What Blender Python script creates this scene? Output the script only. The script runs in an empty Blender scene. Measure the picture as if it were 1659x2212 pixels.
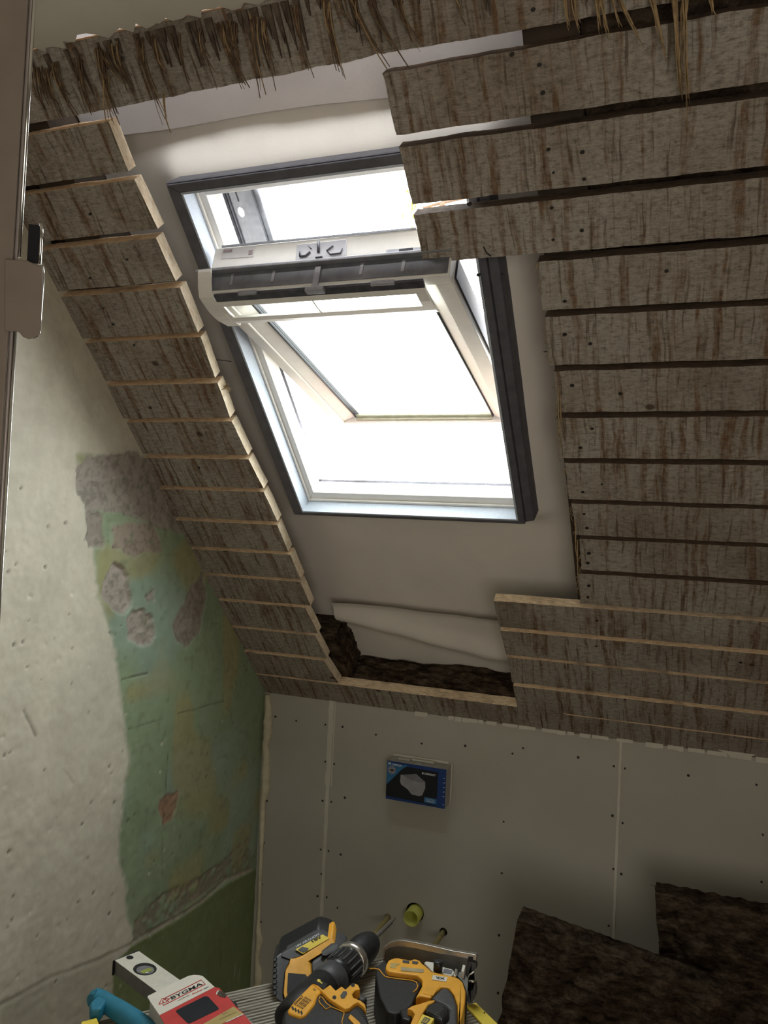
import bpy, bmesh, math, random
import numpy as np
from mathutils import Vector, Matrix, noise
random.seed(7)
sc = bpy.context.scene
COL = sc.collection

# ------------------------------------------------------------------ camera (solved from the photo, 1659x2212)
W_, H_ = 1659., 2212.
FPX = 1735.7
YAW, PITCH, ROLL = -0.373281, 0.023859, 0.047308
CAM = Vector((1.2823, -2.3, 0.5378))
ALPHA = 0.801919                                   # pitch of the roof slope
cy, sy, cp, sp_ = math.cos(YAW), math.sin(YAW), math.cos(PITCH), math.sin(PITCH)
FWD = Vector((sy*cp, cy*cp, sp_)); r0 = Vector((cy, -sy, 0)); u0 = r0.cross(FWD)
RGT = r0*math.cos(ROLL) + u0*math.sin(ROLL); UPV = -r0*math.sin(ROLL) + u0*math.cos(ROLL)
cd = bpy.data.cameras.new('camera'); cam = bpy.data.objects.new('camera', cd); COL.objects.link(cam)
cam.matrix_world = Matrix(((RGT.x, UPV.x, -FWD.x, CAM.x), (RGT.y, UPV.y, -FWD.y, CAM.y), (RGT.z, UPV.z, -FWD.z, CAM.z), (0, 0, 0, 1)))
cd.sensor_fit = 'VERTICAL'; cd.sensor_height = 24.0; cd.lens = 24.0*FPX/H_
cd.clip_start = 0.02; cd.clip_end = 200
sc.camera = cam

# ------------------------------------------------------------------ sky, daylight, exposure
SKY = 12.0
world = bpy.data.worlds.new('overcast_sky'); sc.world = world; world.use_nodes = True
bg = world.node_tree.nodes['Background']; bg.inputs[0].default_value = (0.96, 0.98, 1.0, 1); bg.inputs[1].default_value = SKY
sc.view_settings.view_transform = 'Standard'; sc.view_settings.look = 'None'
sc.view_settings.exposure = 0.2; sc.view_settings.gamma = 1.0; sc.view_settings.use_curve_mapping = False
sc.cycles.max_bounces = 10; sc.cycles.diffuse_bounces = 7; sc.cycles.transparent_max_bounces = 12
sc.cycles.use_denoising = True
sc.cycles.sample_clamp_indirect = 4.0

ca, sa = math.cos(ALPHA), math.sin(ALPHA)
XV, SV, NV = Vector((1, 0, 0)), Vector((0, -ca, sa)), Vector((0, sa, ca))
def slope_pt(x, s, n): return XV*x + SV*s + NV*n

def area(name, loc, target, size, power, color, portal=False, size_y=None):
    l = bpy.data.lights.new(name, 'AREA'); l.size = size; l.energy = power; l.color = color
    if size_y: l.shape = 'RECTANGLE'; l.size_y = size_y
    o = bpy.data.objects.new(name, l); COL.objects.link(o); o.location = loc
    o.rotation_euler = (Vector(target) - Vector(loc)).to_track_quat('-Z', 'Y').to_euler()
    if portal: l.cycles.is_portal = True
    return o
pc = slope_pt(0.632, 1.165, 0.30)
area('skylight_portal', pc, pc - NV, 0.56, 1, (1, 1, 1), True, 0.86)
# large soft fill light added behind the photographer, turned up at the slope
fill_lt = area('room_fill_light', (1.95, -3.1, 0.05), (0.85, -0.95, 0.95), 1.5, 9.0, (1.0, 0.91, 0.79)); fill_lt.data.spread = math.radians(130)

# ------------------------------------------------------------------ pixel helpers (photo pixel -> point on a real plane)
def ray(px, py):
    return RGT*((px - W_/2)/FPX) - UPV*((py - H_/2)/FPX) + FWD
def on_slope(px, py, n=0.0):
    d = ray(px, py); t = (n - NV.dot(CAM))/NV.dot(d); p = CAM + d*t
    return p.x, p.dot(SV)
def on_axis(px, py, ax, v):
    d = ray(px, py); return CAM + d*((v - CAM[ax])/d[ax])
def pt(px, py, d): return CAM + ray(px, py)*d

# ------------------------------------------------------------------ materials
def newmat(name):
    m = bpy.data.materials.new(name); m.use_nodes = True
    nt = m.node_tree; b = nt.nodes['Principled BSDF']
    return m, nt, b
def nd(nt, t, **kw):
    n = nt.nodes.new(t)
    for k, v in kw.items(): setattr(n, k, v)
    return n
def ramp(nt, src, stops):
    r = nd(nt, 'ShaderNodeValToRGB'); nt.links.new(src, r.inputs[0])
    e = r.color_ramp.elements
    while len(e) > 1: e.remove(e[-1])
    e[0].position = stops[0][0]; e[0].color = (*stops[0][1], 1)
    for p, c in stops[1:]:
        x = e.new(p); x.color = (*c, 1)
    return r.outputs[0]
def g3(v): return (v, v, v)
def noise_tex(nt, coord, scale, detail=3, rough=.55, vec=(1, 1, 1), loc=(0, 0, 0)):
    mp = nd(nt, 'ShaderNodeMapping'); mp.inputs['Scale'].default_value = vec; mp.inputs['Location'].default_value = loc
    nt.links.new(coord, mp.inputs[0])
    n = nd(nt, 'ShaderNodeTexNoise'); n.inputs['Scale'].default_value = scale; n.inputs['Detail'].default_value = detail; n.inputs['Roughness'].default_value = rough
    nt.links.new(mp.outputs[0], n.inputs['Vector']); return n.outputs[0]
def mix(nt, fac, a, b, mode='MIX'):
    m = nd(nt, 'ShaderNodeMix', data_type='RGBA', blend_type=mode)
    for i, v in ((0, fac), (6, a), (7, b)):
        if isinstance(v, (float, int)): m.inputs[i].default_value = v
        elif isinstance(v, tuple): m.inputs[i].default_value = (*v, 1)
        else: nt.links.new(v, m.inputs[i])
    return m.outputs[2]
def bump(nt, b, h, strength, dist=.002):
    bp = nd(nt, 'ShaderNodeBump'); bp.inputs['Strength'].default_value = strength; bp.inputs['Distance'].default_value = dist
    nt.links.new(h, bp.inputs['Height']); nt.links.new(bp.outputs[0], b.inputs['Normal'])
def plain(name, col, rough=.6, metal=0., var=.12, scale=60, bmp=.15, spec=.4):
    m, nt, b = newmat(name)
    tc = nd(nt, 'ShaderNodeTexCoord').outputs['Object']
    n = noise_tex(nt, tc, scale, 4)
    lo = tuple(max(0, c*(1 - var)) for c in col); hi = tuple(min(1, c*(1 + var)) for c in col)
    nt.links.new(ramp(nt, n, [(.3, lo), (.7, hi)]), b.inputs['Base Color'])
    b.inputs['Roughness'].default_value = rough; b.inputs['Metallic'].default_value = metal
    b.inputs['Specular IOR Level'].default_value = spec
    if bmp: bump(nt, b, n, bmp, .001)
    return m

def mat_board():
    # rough sawn sheathing, thin lime film, brown stains running down the slope
    m, nt, b = newmat('stained_board_face')
    tc = nd(nt, 'ShaderNodeTexCoord').outputs['Object']
    warp = noise_tex(nt, tc, 9, 2)
    vw = nd(nt, 'ShaderNodeVectorMath', operation='MULTIPLY_ADD')
    nt.links.new(warp, vw.inputs[0]); vw.inputs[1].default_value = (.018, 0, 0); nt.links.new(tc, vw.inputs[2])
    co = vw.outputs[0]
    st = noise_tex(nt, co, 1, 3, .55, (58, 3.6, 1))
    st2 = noise_tex(nt, co, 1, 4, .6, (110, 6, 1), (3, 1, 0))
    big = noise_tex(nt, tc, 3.2, 4, .6)
    grain = noise_tex(nt, tc, 1, 5, .7, (40, 420, 40))
    saw = noise_tex(nt, tc, 1, 3, .7, (600, 30, 30))
    base = ramp(nt, big, [(.3, (.22, .18, .14)), (.5, (.34, .305, .26)), (.72, (.40, .375, .33))])
    brk = ramp(nt, noise_tex(nt, tc, 1, 4, .7, (90, 26, 1)), [(.36, g3(.25)), (.58, g3(1))])
    f1 = mix(nt, 1., ramp(nt, st, [(.51, g3(0)), (.62, g3(.85))]), brk, 'MULTIPLY')
    f2 = ramp(nt, st2, [(.555, g3(0)), (.66, g3(.7))])
    c = mix(nt, f1, base, (.155, .083, .038))
    c = mix(nt, f2, c, (.085, .05, .026))
    c = mix(nt, .55, c, ramp(nt, grain, [(.3, g3(.45)), (.6, g3(1.05))]), 'MULTIPLY')
    mot = noise_tex(nt, tc, 75, 6, .75, (1, 1.6, 1)); mot2 = noise_tex(nt, tc, 1, 4, .7, (160, 900, 100))
    c = mix(nt, .75, c, ramp(nt, mot, [(.36, (.50, .44, .38)), (.47, g3(.95)), (.62, (1.22, 1.2, 1.16))]), 'MULTIPLY')
    c = mix(nt, .45, c, ramp(nt, mot2, [(.35, g3(.6)), (.6, g3(1.15))]), 'MULTIPLY')
    kn = nd(nt, 'ShaderNodeTexVoronoi'); mpk = nd(nt, 'ShaderNodeMapping'); mpk.inputs['Scale'].default_value = (7, 9, 0.01)
    nt.links.new(tc, mpk.inputs[0]); nt.links.new(mpk.outputs[0], kn.inputs['Vector']); kn.inputs['Scale'].default_value = 1
    kf = ramp(nt, kn.outputs['Distance'], [(.045, g3(.85)), (.075, g3(0))])
    c = mix(nt, kf, c, (.05, .03, .018))
    nt.links.new(c, b.inputs['Base Color']); b.inputs['Roughness'].default_value = .9; b.inputs['Specular IOR Level'].default_value = .15
    h = mix(nt, .5, grain, saw)
    bump(nt, b, h, .8, .0022)
    return m
def mat_rawwood(name, lo, hi):
    m, nt, b = newmat(name)
    tc = nd(nt, 'ShaderNodeTexCoord').outputs['Object']
    n = noise_tex(nt, tc, 1, 4, .65, (60, 60, 260)); n2 = noise_tex(nt, tc, 14, 3)
    c = ramp(nt, n, [(.3, lo), (.65, hi)])
    c = mix(nt, ramp(nt, n2, [(.55, g3(0)), (.7, g3(.65))]), c, tuple(v*.5 for v in lo))
    nt.links.new(c, b.inputs['Base Color']); b.inputs['Roughness'].default_value = .85
    bump(nt, b, n, .6, .0015)
    return m
def mat_plaster(name, lo, hi, sc_=5, bm=.25):
    m, nt, b = newmat(name)
    tc = nd(nt, 'ShaderNodeTexCoord').outputs['Object']
    n = noise_tex(nt, tc, sc_, 5, .6); f = noise_tex(nt, tc, 180, 3, .7)
    nt.links.new(ramp(nt, n, [(.3, lo), (.7, hi)]), b.inputs['Base Color'])
    b.inputs['Roughness'].default_value = .85; b.inputs['Specular IOR Level'].default_value = .25
    bump(nt, b, mix(nt, .35, n, f), bm, .004)
    return m
def mat_wool():
    m, nt, b = newmat('mineral_wool')
    tc = nd(nt, 'ShaderNodeTexCoord').outputs['Object']
    n = noise_tex(nt, tc, 1, 6, .7, (24, 24, 70)); f = noise_tex(nt, tc, 220, 4, .8)
    c = ramp(nt, n, [(.35, (.025, .018, .013)), (.5, (.085, .06, .042)), (.68, (.19, .145, .10))])
    nt.links.new(mix(nt, .5, c, ramp(nt, f, [(.3, g3(.3)), (.7, g3(1.2))]), 'MULTIPLY'), b.inputs['Base Color'])
    b.inputs['Roughness'].default_value = 1; b.inputs['Specular IOR Level'].default_value = 0
    bump(nt, b, mix(nt, .5, n, f), 1, .012)
    return m
def mat_wall_left():
    m, nt, b = newmat('patched_plaster_left_wall')
    at = nd(nt, 'ShaderNodeAttribute'); at.attribute_name = 'Col'
    tc = nd(nt, 'ShaderNodeTexCoord').outputs['Object']
    n = noise_tex(nt, tc, 7, 5, .6); f = noise_tex(nt, tc, 260, 3, .7); md = noise_tex(nt, tc, 34, 4, .6)
    c = mix(nt, .5, at.outputs['Color'], ramp(nt, n, [(.3, g3(.8)), (.7, g3(1.12))]), 'MULTIPLY')
    c = mix(nt, .35, c, ramp(nt, md, [(.3, (.78, .74, .68)), (.7, (1.1, 1.1, 1.1))]), 'MULTIPLY')
    nt.links.new(c, b.inputs['Base Color']); b.inputs['Roughness'].default_value = .62; b.inputs['Specular IOR Level'].default_value = .35
    bump(nt, b, mix(nt, .4, md, f), .22, .003)
    return m
def mat_glass():
    m = bpy.data.materials.new('window_glass'); m.use_nodes = True; nt = m.node_tree; nt.nodes.clear()
    o = nd(nt, 'ShaderNodeOutputMaterial'); t = nd(nt, 'ShaderNodeBsdfTransparent'); g = nd(nt, 'ShaderNodeBsdfGlossy'); g.inputs['Roughness'].default_value = .02
    t.inputs[0].default_value = (.93, .96, .94, 1)
    x = nd(nt, 'ShaderNodeMixShader'); x.inputs[0].default_value = .05; nt.links.new(t.outputs[0], x.inputs[1]); nt.links.new(g.outputs[0], x.inputs[2])
    nt.links.new(x.outputs[0], o.inputs[0]); return m
def mat_deck():
    m, nt, b = newmat('weathered_grey_wood')
    tc = nd(nt, 'ShaderNodeTexCoord').outputs['Object']
    n = noise_tex(nt, tc, 1, 5, .65, (10, 220, 60)); g = noise_tex(nt, tc, 18, 4)
    c = ramp(nt, n, [(.3, (.10, .085, .065)), (.5, (.34, .31, .26)), (.7, (.52, .49, .42))])
    c = mix(nt, ramp(nt, g, [(.6, g3(0)), (.7, g3(.8))]), c, (.05, .045, .035))
    nt.links.new(c, b.inputs['Base Color']); b.inputs['Roughness'].default_value = .85
    bump(nt, b, n, .7, .002); return m

M = {}
M['board'] = mat_board(); M['raw'] = mat_rawwood('sawn_board_end', (.70, .53, .34), (.92, .83, .66)); M['edge'] = mat_rawwood('board_edge', (.58, .40, .24), (.90, .74, .52)); M['shade_edge'] = mat_rawwood('shaded_board_edge', (.06, .04, .025), (.14, .095, .06)); M['wool'] = mat_wool(); M['leftwall'] = mat_wall_left(); M['glass'] = mat_glass(); M['deck'] = mat_deck()  # darkest board edge: same wood, shade of the gaps put into its colour
M['ceil'] = mat_plaster('ceiling_plaster', (.56, .53, .46), (.64, .61, .53), 3, .12)
M['drywall'] = mat_plaster('plasterboard_face', (.42, .40, .35), (.47, .455, .40), 2.5, .05)
M['jointfill'] = mat_plaster('joint_filler_plaster', (.58, .56, .48), (.66, .64, .56), 12, .25)
M['roomwall'] = mat_plaster('room_plaster', (.50, .47, .41), (.58, .55, .48), 3, .1)
M['membrane'] = mat_plaster('vapour_membrane_sheet', (.64, .60, .55), (.72, .68, .62), 4, .2)
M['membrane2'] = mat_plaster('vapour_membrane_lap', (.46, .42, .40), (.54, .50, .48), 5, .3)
M['collar'] = plain('dark_grey_foam_collar', (.085, .085, .10), .55, 0, .2, 40, .2)
M['frame'] = plain('white_lacquered_frame', (.80, .78, .74), .35, 0, .04, 30, .03)
M['reveal'] = plain('pale_blue_grey_foam_reveal', (.40, .44, .50), .8, 0, .08, 300, .5)
M['darkmetal'] = plain('dark_window_cladding', (.07, .07, .085), .4, .3, .35, 60, .2)
M['greymetal'] = plain('grey_window_metal', (.30, .31, .34), .35, .4, .15, 60, .1)
M['gasket'] = plain('black_gasket_rubber', (.018, .018, .025), .5)
M['clear'] = plain('clear_grey_plastic', (.50, .50, .54), .25, 0, .05)
M['labelw'] = plain('pale_sticker_paper', (.62, .60, .60), .6, 0, .05)
M['labelr'] = plain('faded_sticker_print', (.36, .28, .30), .6)
M['rafter'] = plain('old_rafter_timber', (.045, .032, .022), .9, 0, .35, 20, .6)
M['foam'] = plain('expanding_foam', (.66, .60, .44), .8, 0, .12, 50, .9)
M['reed'] = plain('dry_reed_straw', (.13, .08, .045), .8, 0, .4, 90, .3)
M['reed2'] = plain('pale_reed_straw', (.33, .23, .12), .8, 0, .3, 90, .3)
M['mud'] = plain('dark_plaster_residue', (.10, .075, .055), 1, 0, .4, 80, .8)
M['screw'] = plain('dark_screw_hole', (.02, .018, .015), .6)
M['yellowpipe'] = plain('yellow_green_plastic', (.56, .58, .13), .5, 0, .08, 30, .1)
M['tube'] = plain('olive_protective_tube', (.36, .30, .13), .6, 0, .15, 50, .2)
M['black'] = plain('black_rubber', (.016, .016, .017), .55, 0, .3, 120, .25)
M['blackp'] = plain('black_plastic', (.024, .024, .026), .35, 0, .2, 120, .1)
M['grey'] = plain('charcoal_plastic', (.07, .072, .075), .5, 0, .2, 100, .2)
M['yellow'] = plain('amber_yellow_plastic', (.86, .42, .045), .42, 0, .08, 60, .12)
M['ylabel'] = plain('bright_yellow_label', (.86, .66, .08), .5, 0, .05)
M['steel'] = plain('brushed_steel', (.62, .60, .56), .3, .9, .08, 50, .05)
M['polished'] = plain('polished_steel', (.80, .80, .78), .16, 1.0, .03, 50, 0)
M['alu'] = plain('pale_aluminium', (.70, .68, .60), .5, .05, .06, 90, .1)
M['alubody'] = plain('dull_aluminium_side', (.20, .20, .19), .55, .4, .1, 90, .1)
M['white'] = plain('white_card', (.74, .70, .62), .7, 0, .03)
M['cardgrey'] = plain('grey_card_side', (.42, .41, .38), .8, 0, .1, 60)
M['red'] = plain('red_card', (.56, .045, .04), .6, 0, .1, 50)
M['gold'] = plain('gold_paper', (.48, .36, .14), .5, .2, .08)
M['ink'] = plain('black_ink', (.012, .012, .012), .6)
M['redink'] = plain('red_ink', (.62, .06, .06), .6)
M['teal'] = plain('teal_plastic', (.025, .20, .32), .5, 0, .1, 60, .15)
M['bluecard'] = plain('navy_blue_card', (.012, .045, .19), .45, 0, .06, 40, .02)
M['blue2'] = plain('mid_blue_print', (.03, .16, .36), .45)
M['blackcard'] = plain('black_print', (.008, .01, .016), .45)
M['whiteink'] = plain('white_ink', (.72, .74, .76), .6)
M['greyprint'] = plain('grey_print', (.30, .29, .32), .6, 0, .15, 30)
M['greyprint2'] = plain('dark_grey_print', (.19, .19, .21), .6)
M['channel'] = plain('blue_grey_vent_channel', (.15, .16, .18), .3, .2, .3, 25, .1)
M['bead'] = plain('pale_glazing_bead', (.34, .33, .24), .5)
M['lime'] = plain('lime_vial', (.35, .40, .10), .15)
M['jamb'] = plain('brown_grey_painted_jamb', (.20, .165, .135), .5, 0, .08, 30, .1)
M['jambedge'] = plain('glossy_jamb_edge', (.36, .32, .30), .22, .3, .05)
M['darkgap'] = plain('dark_recess', (.01, .01, .012), .9)
M['floor'] = plain('bare_chipboard_floor', (.28, .21, .14), .8, 0, .2, 12, .2)
M['hair'] = plain('pale_fibre', (.6, .57, .48), .7)
M['leaf'] = plain('autumn_leaf', (.55, .42, .05), .6, 0, .3, 60)
M['bark'] = plain('twig_bark', (.12, .08, .05), .9)
M['roofmetal'] = plain('outer_roof_covering', (.20, .10, .07), .8)

# ------------------------------------------------------------------ builders
class MB:
    def __init__(s): s.bm = bmesh.new()
    def poly(s, pts, mi=0):
        f = s.bm.faces.new([s.bm.verts.new(p) for p in pts]); f.material_index = mi; return f
    def prism(s, bot, top, mi=0, side=None):
        a = [s.bm.verts.new(p) for p in bot]; b = [s.bm.verts.new(p) for p in top]; k = len(a)
        f = s.bm.faces.new(a); f.material_index = mi; f = s.bm.faces.new(b[::-1]); f.material_index = mi
        for i in range(k):
            f = s.bm.faces.new((a[i], b[i], b[(i+1) % k], a[(i+1) % k])); f.material_index = mi if side is None else side
    def box(s, x0, x1, y0, y1, z0, z1, mi=0):
        s.prism([(x0, y0, z0), (x1, y0, z0), (x1, y1, z0), (x0, y1, z0)], [(x0, y0, z1), (x1, y0, z1), (x1, y1, z1), (x0, y1, z1)], mi)
    def tube(s, pts, rad, seg=6, mi=0, caps=True):
        pts = [Vector(p) for p in pts]; rings = []
        n = len(pts)
        for i, p in enumerate(pts):
            t = (pts[min(i+1, n-1)] - pts[max(i-1, 0)]).normalized()
            a = t.orthogonal().normalized() if i == 0 else (pa - t*pa.dot(t)).normalized()
            pa = a; b = t.cross(a); r = rad[i] if isinstance(rad, (list, tuple)) else rad
            rings.append([s.bm.verts.new(p + (a*math.cos(2*math.pi*k/seg) + b*math.sin(2*math.pi*k/seg))*r) for k in range(seg)])
        for i in range(n-1):
            for k in range(seg):
                f = s.bm.faces.new((rings[i][k], rings[i][(k+1) % seg], rings[i+1][(k+1) % seg], rings[i+1][k])); f.material_index = mi; f.smooth = True
        if caps:
            f = s.bm.faces.new(rings[0][::-1]); f.material_index = mi; f = s.bm.faces.new(rings[-1]); f.material_index = mi
    def grid(s, fn, nu, nv, mi=0, smooth=True):
        v = [[s.bm.verts.new(fn(i/nu, j/nv)) for j in range(nv+1)] for i in range(nu+1)]
        for i in range(nu):
            for j in range(nv):
                f = s.bm.faces.new((v[i][j], v[i+1][j], v[i+1][j+1], v[i][j+1])); f.smooth = smooth; f.material_index = mi
    def build(s, name, mats, parent=None, recalc=True, bevel=0, seg=2, kind=None, label=None, ngon=True):
        if recalc: bmesh.ops.recalc_face_normals(s.bm, faces=s.bm.faces[:])
        me = bpy.data.meshes.new(name)
        s.bm.to_mesh(me); s.bm.free()
        for m in (mats if isinstance(mats, (list, tuple)) else [mats]): me.materials.append(M[m])
        o = bpy.data.objects.new(name, me); COL.objects.link(o)
        if parent is not None: o.parent = parent
        if bevel:
            b = o.modifiers.new('bevel', 'BEVEL'); b.width = bevel; b.segments = seg; b.limit_method = 'ANGLE'; b.angle_limit = .6
            b.harden_normals = False
            for p in me.polygons: p.use_smooth = True
            w = o.modifiers.new('wn', 'WEIGHTED_NORMAL')
        if kind: o['kind'] = kind
        if label: o['label'] = label
        return o
def tag(o, label=None, cat=None, group=None, kind=None):
    if label: o['label'] = label
    if cat: o['category'] = cat
    if group: o['group'] = group
    if kind: o['kind'] = kind
    return o
def empty(name, loc=(0, 0, 0), mw=None):
    o = bpy.data.objects.new(name, None); COL.objects.link(o); o.empty_display_size = .05
    if mw is not None: o.matrix_world = mw
    else: o.location = loc
    return o
def rebase(o):
    """move a thing's mesh parts into the frame of the Empty at its base"""
    bpy.context.view_layer.update()
    inv = o.matrix_world.inverted()
    for ch in o.children: ch.data.transform(inv)
    for ch in o.children:
        for g in ch.children: g.data.transform(inv)
def jag(poly, step=.006, amp=.002, seed=0, edges=None):
    out = []; k = len(poly)
    for i in range(k):
        a, b = poly[i], poly[(i+1) % k]; L = math.hypot(b[0]-a[0], b[1]-a[1])
        amp_i = amp if edges is None else edges[i]
        m = max(1, int(L/step)) if amp_i > 0 else 1
        nx, ny = (b[1]-a[1])/max(L, 1e-9), -(b[0]-a[0])/max(L, 1e-9)
        for j in range(m):
            t = j/m; d = 0 if j == 0 else (noise.noise(Vector((i*7.3+seed*1.7, j*.13, seed)))*amp_i*1.0 + (random.random()-.5)*amp_i*.45)
            out.append((a[0]+(b[0]-a[0])*t+nx*d, a[1]+(b[1]-a[1])*t+ny*d))
    return out

# ================================================================== STRUCTURE
# sloping ceiling root: local x = along the boards, y = up the slope, z = towards the room
SM = Matrix(((1, 0, 0, 0), (0, -ca, -sa, 0), (0, sa, -ca, 0), (0, 0, 0, 1)))
slope = empty('ceiling_slope', mw=SM); tag(slope, 'sloping attic ceiling of stained sheathing boards sawn away around the roof window', kind='structure')
X1 = 2.35
def spt(x, s, n): return (x, s, -n)
def plank(name, poly, n0=0., n1=.024, jagamps=None, seed=0, skew=0., mats=('board', 'raw', 'edge')):
    pj = jag(poly, .007, .0016, seed, jagamps)
    mb = MB()
    mb.prism([spt(x, s, n0 + skew*(s-poly[0][1])) for x, s in pj], [spt(x, s, n1) for x, s in pj], 0, 1)
    bmesh.ops.recalc_face_normals(mb.bm, faces=mb.bm.faces[:])
    for f in mb.bm.faces:
        if f.material_index == 1 and abs(f.normal.y) > .75: f.material_index = 2
    o = mb.build(name, list(mats), slope)
    return o
GAP = .0055
# right-hand boards (left sawn corner pixels on the board face: top, bottom)
gapsR = [.086, .198, .318, .427, .536, .65, .758, .861, .97, 1.080, 1.184, 1.296, 1.399, 1.503, 1.614, 1.722]
rightpx = [((1109,1483),(1119,1530)), ((1097,1427),(1107,1479)), ((1081,1362),(1095,1419)), ((1068,1305),(1081,1360)),
           ((1246,1243),(1253,1307)), ((1252,1168),(1256,1235)), ((1234,1090),(1244,1160)), ((1220,1001),(1229,1080)), ((1203,909),(1211,989)),
           ((1197,802),(1205,896)), ((1177,683),(1187,790)), ((1161,564),(1173,675)), ((892,457),(917,572)), ((860,310),(890,436)), ((824,156),(857,296))]
for i, (tp, bt) in enumerate(rightpx):
    g = .011 if i >= 12 else .008
    s0 = gapsR[i] + g*.8; s1 = gapsR[i+1] - g*.8
    x1t = on_slope(*tp)[0]; x1b = on_slope(*bt)[0]
    wob = random.uniform(-.002, .002)
    plank('plank', [(x1b, s0), (X1, s0+wob), (X1, s1+wob), (x1t, s1)], n0=random.uniform(-.0015, .002), n1=.025, jagamps=[.0016, 0, .0016, .0022], seed=i+1, mats=('board', 'raw', 'edge' if i < 4 else 'shade_edge'))
gapsL = [.097, .213, .325, .445, .55, .653, .758, .866, .967, 1.075, 1.179, 1.291, 1.404, 1.510, 1.620, 1.722]
leftpx = [((703,1434),(731,1474)), ((683,1379),(706,1422)), ((663,1322),(685,1365)), ((649,1259),(672,1311)), ((629,1202),(649,1250)),
          ((600,1136),(622,1190)), ((572,1069),(599,1126)), ((537,993),(570,1056)), ((501,914),(534,980)), ((473,834),(498,903)),
          ((434,732),(464,817)), ((388,618),(427,715)), ((340,520),(382,611)), ((293,398),(342,500)), ((233,260),(279,374))]
for i, (tp, bt) in enumerate(leftpx):
    g = .010 if i >= 12 else .0075
    s0 = gapsL[i] + g*.8; s1 = gapsL[i+1] - g*.8
    x1t = on_slope(*tp)[0]; x1b = on_slope(*bt)[0]
    plank('plank', [(-.01, s0), (x1b, s0), (x1t, s1), (-.01, s1)], n0=random.uniform(-.001, .002), n1=.027, jagamps=[.0016, .0012, .0016, 0], seed=i+30)
# lowest board runs across, uppermost board runs across
plank('plank', [(-.01, -.004), (X1, -.004), (X1, .086-.003), (.97, .086), (.95, .094), (.33, .094), (-.01, .094)], n0=.0, n1=.030, jagamps=[.004, 0, .0016, 0, .0016, .001, 0], seed=60)
plank('plank', [(-.01, 1.733), (.30, 1.733), (.82, 1.739), (X1, 1.730), (X1, 1.84), (-.01, 1.84)], n0=.0, n1=.026, jagamps=[.002, .0035, .002, 0, 0, 0], seed=61)
plank('plank', [(-.01, 1.848), (X1, 1.848), (X1, 1.95), (-.01, 1.95)], n0=.0, n1=.026, jagamps=[0, 0, 0, 0], seed=62)
# splinters and tufts on sawn ends
mb = MB()
for i, (tp, bt) in enumerate(rightpx[4:12]):
    for k in range(5):
        f = random.random(); x, s = on_slope(tp[0]+(bt[0]-tp[0])*f, tp[1]+(bt[1]-tp[1])*f)
        L = random.uniform(.008, .03)
        mb.tube([spt(x+.001, s, -.001), spt(x-.002-random.random()*.004, s-L*.5, -.003), spt(x+random.uniform(-.004, .004), s-L, -.004)], [.0007, .0005, .0002], 4)
for p0, p1 in (((1248,1165),(1254,1290)), ((1243,1120),(1252,1240)), ((1206,830),(1216,985)), ((1210,850),(1222,950))):
    a = on_slope(*p0); b = on_slope(*p1)
    mb.tube([spt(a[0], a[1], -.002), spt((a[0]+b[0])/2-.003, (a[1]+b[1])/2, -.006), spt(b[0], b[1], -.002)], [.001, .0013, .0006], 5)
mb.build('splinter_tufts', 'reed2', slope, kind='stuff')
# nail heads left in the boards
mb = MB()
nails = [(1034,593),(1084,592),(1220,650),(1440,585),(1275,742),(1220,722),(1340,850),(1236,832),(1279,925),(1254,966),(1300,1045),(1259,1062),(1262,1110),(1268,1140),(1270,1216),(1272,1195),(1272,1265),(1270,1290),
         (1185,322),(1258,328),(1196,372),(1262,386),(1192,448),(1257,497),(1195,517),(1152,20),(1106,117),(1165,140),(1173,200),(1014,440),(275,560),(195,462),(195,600),(245,700),(224,665),(1288,1395),(1290,1340),(1350,1510),(290,745),(325,880),(430,1010),(1600,1430)]
for p in nails:
    x, s = on_slope(*p); r = random.uniform(.0022, .0042)
    ring = [spt(x+r*math.cos(a*.7854), s+r*.8*math.sin(a*.7854), -.0022) for a in range(8)]
    mb.prism([spt(q[0], q[1], .001) for q in [(v[0], v[1]) for v in ring]], ring)
a = on_slope(1044, 532); mb.tube([spt(a[0], a[1], 0), spt(a[0]+.006, a[1]-.008, -.008), spt(a[0]+.011, a[1]-.017, -.003)], .0012, 5)
mb.build('nail_heads', 'screw', slope, kind='stuff')
# rafters beside the opening, cavity insulation beyond them
mb = MB(); mb.box(.055, .143, -.02, 1.98, -.135, -.0285); mb.build('rafter', 'rafter', slope)
mb = MB(); mb.box(1.022, 1.10, -.02, 1.98, -.135, -.0285); mb.build('rafter', 'rafter', slope)
for x0, x1 in ((-.01, .053), (1.102, X1)):
    mb = MB(); mb.box(x0, x1, -.02, 1.98, -.13, -.045); mb.build('insulation_batt', 'wool', slope)
# membrane (grey sheet behind the boards) with the hole for the window
NM = .118
wx0, wx1, ws0, ws1 = .336, .930, .757, 1.572
def mem(x, s):
    d = .004*noise.noise(Vector((x*5, s*3, 1.3))) + .0015*noise.noise(Vector((x*17, s*15, 4)))
    e = math.hypot(max(wx0-x, 0, x-wx1), max(ws0-s, 0, s-ws1)); d -= .036*math.exp(-(e/.045)**2)
    return spt(x, s, NM + d)
mb = MB()
for (a0, a1, b0, b1, nu, nv) in ((.145, 1.02, .16, ws0, 90, 60), (.145, 1.02, ws1, 1.98, 90, 50), (.145, wx0, ws0, ws1, 24, 60), (wx1, 1.02, ws0, ws1, 14, 60)):
    mb.grid(lambda u, v: mem(a0+(a1-a0)*u, b0+(b1-b0)*v), nu, nv)
mb.build('membrane_sheet', 'membrane', slope, recalc=False)
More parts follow.
